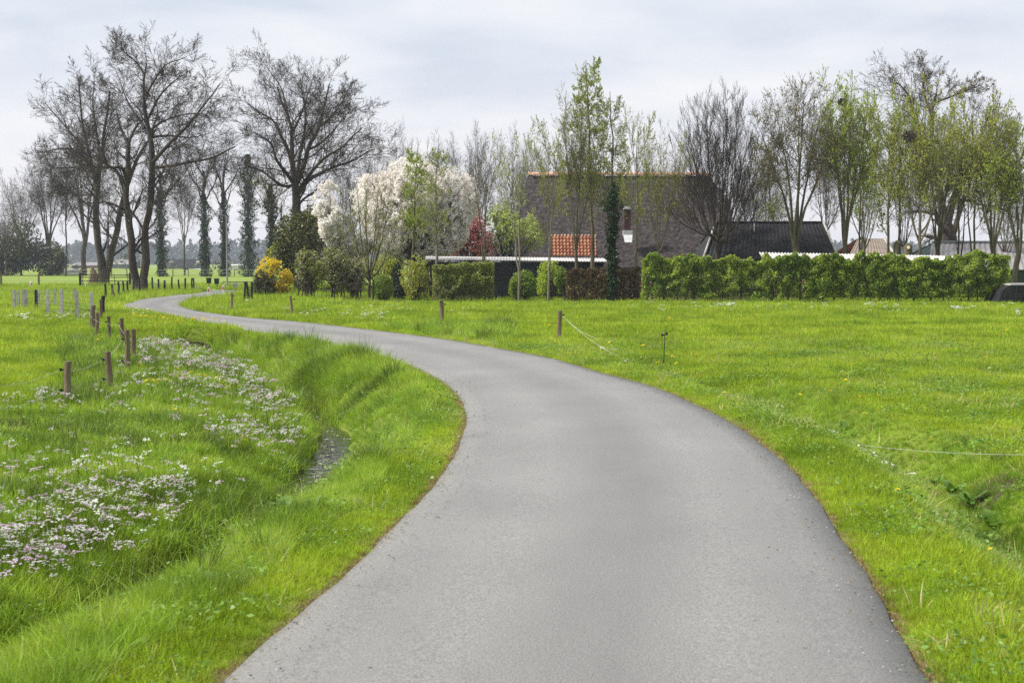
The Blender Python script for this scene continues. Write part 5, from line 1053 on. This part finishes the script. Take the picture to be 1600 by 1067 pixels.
l = G(133.5, 451); o = MB().box((0, 0, .3), (.08, .06, .62)).build('white_stake', M['white'], None, False, (l[0], l[1], 0)); tag(o, 'thin white stake in front of the field gate', 'stake')
for px, by, w_, h_, lb in ((241, 453, 3.4, 6, 'small white box behind the black posts near the V-shaped oak'), (287, 453.5, 2.6, 6, 'small white box near the end of the black posts'), (306, 454.5, 5, 7, 'low white concrete block where the black posts end')):
    l = G(px, by); kk = l[1] / F; o = MB().box((0, 0, h_ * kk / 2), (w_ * kk, .25, h_ * kk), 0, .06).build('concrete_block', M['lead'], None, False, (l[0], l[1] + .4, 0)); tag(o, lb, 'block')
# old stump beside the forked oak
l = W(146, 410, 130); r = np.random.default_rng(4); g = MB().tube([(0, 0, -.1), (-.05, 0, .5), (.0, 0, 1.0), (-.1, 0, 1.35), (-.12, 0, 1.62)], [.55, .42, .36, .25, .08], 11).tube([(.25, -.1, .6), (.5, -.1, 1.0), (.55, -.1, 1.25)], [.2, .16, .1], 8)
o = g.build('old_stump', M['wood'], None, False, (l.x, 130, 0)); tag(o, 'broken old tree stump leaning against the forked oak', 'stump')
# culvert with a rough concrete pipe mouth
cx, cy = float(np.interp(43.6, DY, DX)), 43.75; cu = empty('culvert', (cx, cy + .12, -.86), 'dark concrete culvert mouth at the end of the ditch', 'culvert'); g = MB(); n = 14
for k in range(n):
    a0, a1 = math.pi * k / n, math.pi * (k + 1) / n
    def q(rad, a, y): return (rad * math.cos(a) * 1.25, y, rad * math.sin(a))
    g.add([q(.42, a0, -.25), q(.52, a0, -.25), q(.52, a1, -.25), q(.42, a1, -.25), q(.42, a0, 1.5), q(.52, a0, 1.5), q(.52, a1, 1.5), q(.42, a1, 1.5)], [(0, 1, 2, 3), (0, 3, 7, 4), (1, 5, 6, 2)])
g.build('pipe', M['mud'], cu); MB().box((0, 1.3, .2), (1.0, .05, .6)).build('pipe_back', M['mud'], cu)
# broad dock leaves in the hollow right and on the left bank
def dock(name, px, py, n, s, seed, label, droop=.3):
    r = np.random.default_rng(seed); gxy = G(px, py, -.1); root = empty(name, (gxy[0], gxy[1], zat(*gxy)), label, 'plant')
    for k in range(n):
        a = 6.283 * k / n + r.normal() * .3; ln = s * r.uniform(.7, 1.2); V = []; Q = []; nn = 7
        lean = r.uniform(.35, 1.1)
        for i_ in range(nn + 1):
            t = i_ / nn; w_ = ln * .17 * math.sin(math.pi * min(1, .08 + t * .92)) ** .8 * (1.0 if t > .15 else .3); rr2 = ln * t * math.sin(lean); z = ln * (t * math.cos(lean) - droop * t * t) + .02
            for sgn, dz in ((-1, .22), (0, 0), (1, .22)):
                V.append((rr2 * math.cos(a) - sgn * w_ * math.sin(a), rr2 * math.sin(a) + sgn * w_ * math.cos(a), z + dz * w_ + .012 * math.sin(9 * t + k)))
        Q = grid_quads(nn + 1, 3); obj('leaf', mesh_from('leaf', V, Q, mat=M['dock']), root)
for k, (px, py, n, s, lb) in enumerate([(1490, 735, 8, .26, 'broad-leaved dock plant at the upper end of the hollow'), (1515, 752, 9, .30, 'largest dock plant in the muddy hollow at right'), (1548, 775, 8, .26, 'dock plant beside the bare mud in the hollow'), (1462, 722, 6, .2, 'small dock plant where the hollow begins'),
                                        (1318, 655, 6, .2, 'small dock plant among white flowers by the lane'), (445, 830, 8, .26, 'pale broad-leaved plant on the left verge'), (488, 828, 7, .2, 'smaller broad-leaved plant next to the lane edge'),
                                        (100, 655, 9, .3, 'leafy dark dock plant at the foot of the nearest fence post'), (598, 735, 6, .18, 'little dock on the bank crest by the bend')]): dock('dock_plant', px, py, n, s, 60 + k, lb)
# bare earth in the hollow
l = G(1530, 775, -.3); r = np.random.default_rng(3); V = []; nn = 22
tag(obj('bare_earth', mesh_from('bare_earth', [(l[0] + u * .38 + .06 * math.sin(9 * v), l[1] + v * .75, zat(l[0] + u * .38 + .06 * math.sin(9 * v), l[1] + v * .75) + .03 * (1 - u * u) * (1 - v * v) - .012 + .012 * r.normal()) for v in np.linspace(-1, 1, nn) for u in np.linspace(-1, 1, 12)], grid_quads(nn, 12), mat=M['mud'])), kind='structure')

# ------------------------------------------------------------------ the air
HAZE = True
if HAZE:
    m_ = bpy.data.materials.new('haze'); m_.use_nodes = True; t = m_.node_tree; t.nodes.clear(); o_ = N(t, 'ShaderNodeOutputMaterial'); pv = N(t, 'ShaderNodeVolumePrincipled')
    pv.inputs['Color'].default_value = (.80, .87, 1, 1); pv.inputs['Density'].default_value = .00027; pv.inputs['Anisotropy'].default_value = .2; L(t, pv.outputs[0], o_.inputs['Volume'])
    hb = MB().box((0, 780, 14), (2900, 1880, 32)).build('haze', m_); tag(hb, 'pale blue air over the far fields', kind='stuff')
# ------------------------------------------------------------------ grass and flowers, scattered as instances of small clumps
def blades(n, h, spread, wdt, lean, seed, curl=.6, seg=3, hvar=.35):
    r = np.random.default_rng(seed); V = []; Fq = []; Ft = []
    for _ in range(n):
        a = r.uniform(0, 6.283); rr = spread * math.sqrt(r.uniform()); x, y = rr * math.cos(a), rr * math.sin(a)
        hh = h * (1 + hvar * r.normal()); hh = max(hh, h * .35); d = a + r.normal() * .8; ln = lean * abs(r.normal()) + .08
        w_ = wdt * r.uniform(.7, 1.3); fa = r.uniform(0, 6.283); b = len(V)
        for k in range(seg + 1):
            t = k / seg; off = hh * ln * (t ** (1 + curl)); z = hh * (t - .35 * ln * t * t)
            cx, cy = x + math.cos(d) * off, y + math.sin(d) * off; ww = w_ * (1 - .75 * t) / 2
            if k < seg: V += [(cx - math.cos(fa) * ww, cy - math.sin(fa) * ww, z - .01), (cx + math.cos(fa) * ww, cy + math.sin(fa) * ww, z - .01)]
            else: V.append((cx, cy, z))
        for k in range(seg - 1): Fq.append((b + 2 * k, b + 2 * k + 1, b + 2 * k + 3, b + 2 * k + 2))
        e = b + 2 * (seg - 1); Ft.append((e, e + 1, e + 2))
    return V, Fq, Ft
protos = {}
def proto_col(name, meshes):
    c = bpy.data.collections.new(name)
    for k, me_ in enumerate(meshes):
        o = bpy.data.objects.new('%s_%02d' % (name, k), me_); c.objects.link(o)
    return c
def scatter(name, colname, x, y, z, scl, idx, label=None, tilt=.12, seed=1):
    r = np.random.default_rng(seed); n = len(x)
    me_ = bpy.data.meshes.new(name); me_.vertices.add(n); me_.vertices.foreach_set('co', np.stack([x, y, z], 1).astype(np.float32).ravel())
    rot = np.stack([r.normal(0, tilt, n), r.normal(0, tilt, n), r.uniform(0, 6.283, n)], 1).astype(np.float32)
    a = me_.attributes.new('rot', 'FLOAT_VECTOR', 'POINT'); a.data.foreach_set('vector', rot.ravel())
    a = me_.attributes.new('scl', 'FLOAT', 'POINT'); a.data.foreach_set('value', np.asarray(scl, np.float32))
    a = me_.attributes.new('idx', 'INT', 'POINT'); a.data.foreach_set('value', np.asarray(idx, np.int32))
    o = obj(name, me_)
    ng = bpy.data.node_groups.new('scatter_' + name, 'GeometryNodeTree')
    ng.interface.new_socket('Geometry', in_out='INPUT', socket_type='NodeSocketGeometry'); ng.interface.new_socket('Geometry', in_out='OUTPUT', socket_type='NodeSocketGeometry')
    gi = ng.nodes.new('NodeGroupInput'); go = ng.nodes.new('NodeGroupOutput')
    ci = ng.nodes.new('GeometryNodeCollectionInfo'); ci.inputs['Collection'].default_value = protos[colname]; ci.inputs['Separate Children'].default_value = True; ci.inputs['Reset Children'].default_value = True
    ip = ng.nodes.new('GeometryNodeInstanceOnPoints'); ip.inputs['Pick Instance'].default_value = True
    def na(nm, ty):
        q = ng.nodes.new('GeometryNodeInputNamedAttribute'); q.data_type = ty; q.inputs['Name'].default_value = nm; return [s for s in q.outputs if s.enabled and s.name == 'Attribute'][0]
    ng.links.new(gi.outputs[0], ip.inputs['Points']); ng.links.new(ci.outputs[0], ip.inputs['Instance'])
    ng.links.new(na('rot', 'FLOAT_VECTOR'), ip.inputs['Rotation']); ng.links.new(na('scl', 'FLOAT'), ip.inputs['Scale']); ng.links.new(na('idx', 'INT'), ip.inputs['Instance Index'])
    ng.links.new(ip.outputs[0], go.inputs[0])
    md = o.modifiers.new('scatter', 'NODES'); md.node_group = ng
    tag(o, label, kind='stuff'); return o
def bl(name, mat_, *a, **k): v, fq, ft = blades(*a, **k); return mesh_from(name, v, fq, ft, mat=mat_, smooth=True)
protos['short'] = proto_col('short_tuft', [bl('short_tuft', M['grass'], 34, .075, .10, .007, .6, s) for s in range(4)] + [bl('moss_tuft', M['moss_grass'], 40, .035, .10, .007, .8, 20 + s) for s in range(2)])
protos['field'] = proto_col('field_tuft', [bl('field_tuft', M['grass'], 30, .11, .16, .012, .55, 40 + s) for s in range(4)])
protos['tall'] = proto_col('tall_tuft', [bl('tall_tuft', M['tall_grass'], 38, .24, .12, .009, .55, 60 + s, seg=4) for s in range(4)] + [bl('rush_tuft', M['rush'], 40, .30, .08, .008, .35, 80 + s, seg=4) for s in range(2)]
                            + [bl('pale_tuft', M['pale_grass'], 30, .20, .12, .009, .9, 90 + s, seg=4) for s in range(2)])
protos['meadow'] = proto_col('meadow_tuft', [bl('meadow_tuft', M['tall_grass'], 34, .14, .12, .009, .6, 100 + s) for s in range(4)] + [bl('sedge_tuft', M['rush'], 34, .15, .10, .008, .5, 110 + s) for s in range(2)])
protos['dead'] = proto_col('dead_tuft', [bl('dead_tuft', M['dead'], 30, .03, .08, .006, 1.3, 130 + s) for s in range(3)])

def sample(n, y0, y1, x0=-.42, x1=.42, pw=1.0, seed=0):
    """points over the view wedge between two distances; pw biases towards the near side"""
    r = np.random.default_rng(seed); u = r.uniform(size=n)
    if pw == 1: y = np.sqrt(y0 ** 2 + u * (y1 ** 2 - y0 ** 2))
    else: y = y0 * (y1 / y0) ** u
    x = r.uniform(x0, x1, n) * y; return x, y, r
pts = []
for (n, a, b, sd_) in ((52000, 6.0, 16, 1), (62000, 16, 32, 2), (52000, 32, 60, 3), (52000, 60, 128, 4)):
    x, y, r = sample(n, a, b, seed=sd_); pts.append((x, y))
x = np.concatenate([p[0] for p in pts]); y = np.concatenate([p[1] for p in pts]); rr = np.random.default_rng(11); n = len(x)
sd0 = road_sd(x, y); s_l = (x - np.interp(y, DY, DX)); inl = y < 44.2
z = zground(x, y)
keep = (sd0 > .05 + .05 * rr.uniform(size=n) + .035 * wob(x, y, .45, 71)) & ~((z < WL + .015) & inl)
keep &= ~((np.abs(s_l - .12) < .26) & (y > 14.5) & (y < 30) & (rr.uniform(size=n) < .86))
hx_, hy_ = G(1530, 775, -.3)
keep &= ~((((x - hx_) / .42) ** 2 + ((y - hy_) / .8) ** 2 < 1) & (rr.uniform(size=n) < .42))
keep &= ~((y > 73.6) & (y < 78.2) & (x > W(470, 410, 74).x) & (rr.uniform(size=n) < .9))
x, y, z, sd0, s_l, inl = [a[keep] for a in (x, y, z, sd0, s_l, inl)]; n = len(x)
sr = x - np.interp(y, RY, RX)
nz1 = wob(x, y, 1.1, 21); nz2 = wob(x, y, 3.5, 22); nz3 = wob(x, y, .5, 23)
left_side = (s_l < 1.7) & inl
bank_road = left_side & (s_l > .2)
bank_mead = left_side & (s_l <= .2) & (s_l > -4.6 - .5 * nz1)
# left pasture beyond the fence: short grass
far_s = np.clip(y / 30, .9, 3.0)
cls = np.zeros(n, int)       # 0 verge, 1 field, 2 tall bank, 3 meadow, 4 short pasture
verge = (sd0 < .55 + .15 * nz1)
cls[:] = 1
cls[left_side] = 4
cls[bank_mead] = 3
cls[bank_road & ~verge] = 2
cls[verge & ~(bank_road & (sd0 > .4))] = 0
cls[(~left_side) & (y < 45) & (x < 0) & ~verge] = 2
cls[(x < -9) & (y > 42)] = 4
cls[(y > 44.2) & (y < 60) & (x < -8.5) & (x > -19)] = 1
rightd = (np.abs(sr) < .8) & (y < 24) & (x > 0) & ~verge; cls[rightd] = 2
u = rr.uniform(size=n)
def put(name, col, m_, sc, idx, label, **k): scatter(name, col, x[m_], y[m_], z[m_], sc[m_], idx[m_], label, **k)
m0 = cls == 0; idx = rr.integers(0, 4, n); idx = np.where((u < .35) & (sd0 < .3), 4 + rr.integers(0, 2, n), idx)
put('verge_grass', 'short', m0, (.75 + .35 * rr.uniform(size=n)) * far_s * np.clip(.5 + sd0 * 1.2, .5, 1.15), idx, 'short trodden grass along both edges of the lane')
m1 = cls == 1; fs = np.clip(y / 34, .62, 2.4)
put('field_grass', 'field', m1, (.7 + .4 * rr.uniform(size=n) + .16 * nz2) * fs * np.where(y > 60, .75, 1), rr.integers(0, 4, n), 'fresh green grass of the open pasture by the hedge')
m2 = cls == 2; idx = rr.integers(0, 4, n)
idx = np.where((nz1 > .75) & (u < .6), 4 + rr.integers(0, 2, n), idx)
idx = np.where((x > 0) & (u < .30 + .3 * nz3) & (sr < .2), 6 + rr.integers(0, 2, n), idx); idx = np.where((x < 0) & (u > .93), 6 + rr.integers(0, 2, n), idx)
sc2 = (.42 + .42 * rr.uniform(size=n) + .22 * nz1) * np.clip(y / 22, .8, 1.5); sc2 = np.where(x > 0, sc2 * .55, sc2 * .92); sc2 = np.where((x < 0) & (y > 20), sc2 * 1.15, sc2); sc2 = sc2 * np.clip(.35 + sd0, .5, 1) * np.where((x < 0) & (s_l < 1.25) & (y > 9) & (y < 27), .62, 1)
put('ditch_bank_grass', 'tall', m2, sc2, idx, 'long leaning grass on the banks of the ditch', tilt=.2)
m3 = cls == 3; idx = np.where((nz1 + nz3 * .6 > .3) & (u < .75), 4 + rr.integers(0, 2, n), rr.integers(0, 4, n))
put('meadow_grass', 'meadow', m3, (.55 + .6 * rr.uniform(size=n) + .28 * nz3 + .12 * nz1) * np.clip(y / 20, .85, 1.6), idx, 'mixed meadow grass among the pale flowers beside the ditch', tilt=.22)
m4 = cls == 4
put('grazed_grass', 'short', m4, (.85 + .5 * rr.uniform(size=n) + .4 * nz3) * np.clip(y / 20, 1, 3.0), rr.integers(0, 4, n), 'short grazed grass inside the wire fence')
# coarse tufts dotted through everything
x, y, r = sample(2600, 8, 60, seed=31); z = zground(x, y); s_l = x - np.interp(y, DY, DX)
k = (road_sd(x, y) > .7) & (z > WL) & ~((np.abs(s_l) < 1.0) & (y > 13) & (y < 28)) & (((s_l < 1.6) & (s_l > -5) & (y < 44)) | ((x > 0) & (r.uniform(size=len(x)) < .12)) | ((s_l < -5) & (y < 44) & (r.uniform(size=len(x)) < .2))); x, y, z = x[k], y[k], z[k]
scatter('coarse_tufts', 'tall', x, y, z, r.uniform(.6, 1.2, len(x)) * np.where(x > 0, .6, 1) * np.where((x - np.interp(y, DY, DX)) < -5, .5, 1), r.integers(0, 6, len(x)), 'coarse darker tufts standing out of the grass', tilt=.15, seed=5)
# reeds standing in the ditch water
y = np.random.default_rng(8).choice([-1, 1], 420); y = np.where(y < 0, np.random.default_rng(18).uniform(10, 17, 420), np.random.default_rng(28).uniform(24, 43, 420)); x = np.interp(y, DY, DX) + np.random.default_rng(9).choice([-1, 1], 420) * np.abs(np.random.default_rng(10).normal(.33, .16, 420)) ; z = np.full(420, WL - .03)
scatter('ditch_reeds', 'tall', x, y, z, np.random.default_rng(12).uniform(.7, 1.3, 420), np.random.default_rng(13).integers(0, 5, 420), 'green blades growing out of the ditch water', tilt=.1, seed=6)
# dry soil strip with dead stalks hugging the asphalt
r = np.random.default_rng(41)
def along_edge(E, n, o0, o1, ymax=60):
    s = np.concatenate([[0], np.cumsum(np.hypot(*(E[1:] - E[:-1]).T))]); u = r.uniform(0, s[-1], n * 3); x = np.interp(u, s, E[:, 0]); y = np.interp(u, s, E[:, 1])
    k = (y > 6.3) & (y < ymax) & (r.uniform(size=len(u)) < np.clip(14 / np.maximum(y, 1), .12, 1)); x, y, u = x[k], y[k], u[k]
    tx = np.interp(u + .1, s, E[:, 0]) - np.interp(u - .1, s, E[:, 0]); ty = np.interp(u + .1, s, E[:, 1]) - np.interp(u - .1, s, E[:, 1]); l = np.hypot(tx, ty) + 1e-9
    o = r.uniform(o0, o1, len(x)); return x - ty / l * o, y + tx / l * o
xa, ya = along_edge(LE, 5500, -.04, .09); xb, yb = along_edge(RE, 5500, -.09, .04); x = np.concatenate([xa, xb]); y = np.concatenate([ya, yb])
scatter('dry_edge_grass', 'dead', x, y, np.maximum(zground(x, y), -.02), r.uniform(.35, .9, len(x)) * (1 + .35 * wob(x, y, .7, 8)), r.integers(0, 3, len(x)), 'dry brown stalks along the asphalt edge', seed=7)

x, y, r = sample(9000, 6.3, 40, x0=-.42, x1=.42, seed=51); sdd = road_sd(x, y); k = (sdd > .12) & (zground(x, y) > WL + .05) & (wob(x, y, 1.6, 61) > -.1); x, y = x[k], y[k]
protos['straw'] = proto_col('straw_tuft', [bl('straw_tuft', M['straw'], 9, .14, .09, .007, 1.0, 150 + s, seg=4) for s in range(3)])
scatter('straw_blades', 'straw', x, y, zground(x, y), r.uniform(.5, 1.3, len(x)), r.integers(0, 3, len(x)), 'pale dry blades mixed into the verge grass', tilt=.35, seed=15)
def rosette(seed):
    r = np.random.default_rng(seed); P = []
    for k in range(30):
        a = r.uniform(0, 6.283); q = .13 * math.sqrt(r.uniform()); P.append((q * math.cos(a), q * math.sin(a), .04 + .05 * r.uniform()))
    return leaf_mesh('clover_patch', np.array(P), .011, M['clover'], r, flat=.8)
protos['clover'] = proto_col('clover_patch', [rosette(160 + s) for s in range(4)])
x, y, r = sample(16000, 6.3, 36, x0=-.42, x1=.42, seed=52); k = (road_sd(x, y) > .1) & (zground(x, y) > WL + .05) & (wob(x, y, 1.1, 62) + r.normal(0, .5, len(x)) > .3); x, y = x[k], y[k]
scatter('clover_leaves', 'clover', x, y, zground(x, y), r.uniform(.8, 1.8, len(x)), r.integers(0, 4, len(x)), 'small round weed leaves in patches among the grass', tilt=.2, seed=16)
# crumbs of grit, dry leaf and petals lying on the asphalt
def crumb(seed, s, mt):
    r = np.random.default_rng(seed); V = norm(r.normal(size=(6, 3))) * s * r.uniform(.6, 1.2, (6, 1)) * np.array([1, .8, .45]); V = np.vstack([V])
    return mesh_from('crumb', V, None, [(0, 1, 2), (0, 2, 3), (0, 3, 4), (1, 2, 5), (2, 3, 5), (3, 4, 5), (0, 1, 4), (1, 4, 5)], mat=mt, smooth=False)
protos['crumb'] = proto_col('crumb', [crumb(170, .010, M['concrete']), crumb(171, .008, M['mud']), crumb(172, .012, M['dead']), crumb(173, .007, M['concrete']), crumb(174, .009, M['straw']), crumb(175, .006, M['mud'])])
xa, ya = along_edge(LE, 2200, -.28, .02, 30); xb, yb = along_edge(RE, 2200, -.02, .28, 30); x, y, r2 = sample(2600, 6.4, 26, x0=-.2, x1=.34, seed=66)
x = np.concatenate([xa, xb, x]); y = np.concatenate([ya, yb, y]); k = road_sd(x, y) < -.0; x, y = x[k], y[k]
scatter('road_grit', 'crumb', x, y, np.full(len(x), .026), r.uniform(.4, 1.3, len(x)) ** 1.5, r.choice([0, 1, 1, 3, 3, 5, 2], len(x)), 'grit and dry crumbs lying on the asphalt', seed=17)
# flowers
def flower_mesh(name, seed, stem_h, nfl, sz, spread, mt, disc=False):
    r = np.random.default_rng(seed); V = []; Q_ = []
    for k in range(nfl):
        a = r.uniform(0, 6.283); q = spread * math.sqrt(r.uniform()); c = np.array([q * math.cos(a), q * math.sin(a), stem_h + r.normal() * (.0 if disc else .012)])
        for e in range(3 if not disc else 4):
            th = e * (math.pi / (3 if not disc else 4)) + r.uniform(0, .5); d = np.array([math.cos(th), math.sin(th), .0]); p = np.array([-math.sin(th), math.cos(th), 0]); t_ = r.normal() * .35
            b = len(V); s = sz * r.uniform(.8, 1.2); up = np.array([0, 0, s * .45])
            V += [c - d * s + up * t_, c - p * s * .45 + up * .5, c + d * s - up * t_, c + p * s * .45 + up * .5]; Q_.append((b, b + 1, b + 2, b + 3))
    me_ = mesh_from(name, V, Q_, mat=mt, smooth=False)
    b = MB(); 
    for k in range(max(1, nfl // 3)):
        a = r.uniform(0, 6.283); q = spread * .7 * math.sqrt(r.uniform()); b.tube([(q * .3 * math.cos(a), q * .3 * math.sin(a), 0), (q * math.cos(a), q * math.sin(a), stem_h)], .0022, 3, cap=False)
    vs = np.array(b.v); nv = len(me_.vertices)
    VV = np.vstack([np.array(V), vs]); F4 = np.vstack([np.array(Q_), np.array(b.f) + nv])
    me2 = mesh_from(name, VV, F4, mat=mt, smooth=False); me2.materials.append(M['tall_grass'])
    me2.polygons.foreach_set('material_index', np.array([0] * len(Q_) + [1] * len(b.f), np.int32)); return me2
protos['cuckoo'] = proto_col('cuckooflower', [flower_mesh('cuckooflower', s, .24 + .03 * (s % 3), 9, .016, .055, M['pinkflower'] if s % 2 else M['whiteflower']) for s in range(6)])
protos['dande'] = proto_col('dandelion', [flower_mesh('dandelion', 50 + s, .12, 1, .026, .0, M['dandelion'], True) for s in range(3)])
protos['daisy'] = proto_col('daisy', [flower_mesh('daisy', 70 + s, .10, 2, .020, .05, M['whiteflower'], True) for s in range(3)])
r = np.random.default_rng(77)
# drifts of cuckooflowers, each a patch on the meadow side of the ditch (photo positions of the patches)
patches = [(90, 800, 90, 22, 230), (150, 775, 60, 22, 260), (230, 765, 60, 20, 230), (40, 830, 60, 18, 200), (280, 735, 40, 12, 60), (60, 735, 60, 20, 90), (180, 730, 90, 16, 120), (10, 815, 30, 20, 90),
           (265, 545, 40, 9, 150), (315, 565, 50, 10, 190), (370, 580, 45, 11, 160), (420, 605, 40, 10, 110), (420, 645, 50, 16, 110), (380, 665, 40, 10, 90), (450, 655, 35, 12, 60), (260, 600, 80, 20, 110),
           (330, 620, 60, 18, 90), (300, 690, 130, 50, 110), (200, 850, 160, 40, 60), (130, 420, 80, 40, 22), (60, 640, 40, 8, 60), (225, 575, 12, 5, 22), (150, 640, 50, 10, 26), (330, 760, 50, 20, 40), (245, 540, 20, 7, 70)]
X_, Y_ = [], []
for (px, py, sx, sy, c) in patches:
    for _ in range(int(c * (.34 if py > 700 else .55))):
        a, b = px + r.normal() * sx * .8, py + r.normal() * sy * .85; g = G(a, b, -.12); X_.append(g[0]); Y_.append(g[1])
X_ = np.array(X_); Y_ = np.array(Y_); s_l = X_ - np.interp(Y_, DY, DX); k = (s_l < -.4) & (Y_ > 6) & (road_sd(X_, Y_) > 1.2) & (Y_ < 46); X_, Y_ = X_[k], Y_[k]
scatter('cuckoo_flowers', 'cuckoo', X_, Y_, zground(X_, Y_), r.uniform(.75, 1.2, len(X_)) * np.clip(Y_ / 22, .9, 1.3), r.integers(0, 6, len(X_)), 'pale pink and white cuckooflowers in drifts beside the ditch', seed=9)
def spots(lst, sp=6, per=6):
    X, Y = [], []
    for (px, py) in lst:
        for _ in range(per):
            g = G(px + r.normal() * sp, py + r.normal() * sp * .35); X.append(g[0]); Y.append(g[1])
    return np.array(X), np.array(Y)
X1, Y1 = spots([(x_, 503 + (x_ - 200) * .05) for x_ in range(205, 380, 9)] + [(x_, 512) for x_ in range(240, 340, 14)], 9, 4)
X2, Y2 = spots([(300, 580), (290, 572), (345, 582), (370, 585), (230, 586), (235, 592), (230, 570), (270, 625), (155, 526), (380, 655), (260, 590)], 9, 5)
X3, Y3 = spots([(852, 518), (861, 522), (932, 547), (954, 550), (1005, 560), (1025, 565), (1047, 572), (1060, 578), (1089, 574), (1205, 572), (1298, 625), (1346, 637), (1373, 637), (1352, 648), (1459, 682), (1490, 690), (1535, 574), (1547, 860), (1403, 787), (1420, 792), (1470, 762), (1436, 752), (1592, 715), (1581, 718), (1190, 600), (1330, 640)], 1.5, 1)
X4, Y4 = spots([(150, 806), (388, 722), (372, 739), (324, 776), (330, 772), (3, 948), (2, 712), (555, 722), (543, 586), (620, 700)], 1.5, 1)
X5, Y5 = spots([(r.uniform(820, 1600), r.uniform(490, 640)) for _ in range(26)], 3, 1)
X_ = np.concatenate([X1, X2, X3, X4, X5]); Y_ = np.concatenate([Y1, Y2, Y3, Y4, Y5]); k = road_sd(X_, Y_) > .15; X_, Y_ = X_[k], Y_[k]
scatter('dandelions', 'dande', X_, Y_, zground(X_, Y_) + .02, r.uniform(.8, 1.2, len(X_)) * np.clip(Y_ / 16, 1, 1.9), r.integers(0, 3, len(X_)), 'yellow dandelions dotted through the grass', seed=10)
X1, Y1 = spots([(r.uniform(990, 1600), r.uniform(479, 492)) for _ in range(45)] + [(1140, 482)] * 12 + [(1118, 483)] * 5 + [(1363, 482)] * 6 + [(1492, 489)] * 12 + [(1590, 494)] * 8, 5, 3)
X2, Y2 = spots([(570, 500)] * 4 + [(590, 503)] * 3 + [(540, 499)] * 2 + [(415, 484)] * 3 + [(395, 474), (385, 478), (400, 470), (375, 480), (350, 486)] * 2 + [(r.uniform(380, 760), r.uniform(478, 500)) for _ in range(22)], 7, 3)
X3, Y3 = spots([(1218, 620), (1262, 650), (1311, 658), (1297, 674), (1334, 679), (1350, 690), (1363, 695), (1380, 696), (1395, 698), (1375, 682), (1422, 703), (962, 556), (941, 553), (977, 572)], 3, 4)
X4, Y4 = spots([(x_, 493) for x_ in range(205, 250, 8)] + [(r.uniform(0, 140), r.uniform(492, 503)) for _ in range(30)], 5, 4)
X_ = np.concatenate([X1, X2, X3, X4]); Y_ = np.concatenate([Y1, Y2, Y3, Y4]); k = road_sd(X_, Y_) > .15; X_, Y_ = X_[k], Y_[k]
r2 = np.random.default_rng(99); yw = r2.uniform(15.5, 27, 110); xw = np.interp(yw, DY, DX) + r2.normal(.05, .16, 110)
scatter('reflection_petals', 'daisy', xw, yw, np.full(110, WL - .085), r2.uniform(.6, 1.1, 110), r2.integers(0, 3, 110), 'white petals on the ditch water standing in partly for its sky reflection', tilt=.02, seed=14)  # white flecks added partly as the bright sky reflection on the water
scatter('daisies', 'daisy', X_, Y_, zground(X_, Y_) + .02, r.uniform(.8, 1.3, len(X_)) * np.clip(Y_ / 24, .9, 1.9), r.integers(0, 3, len(X_)), 'small white flowers scattered over the pasture', seed=12)
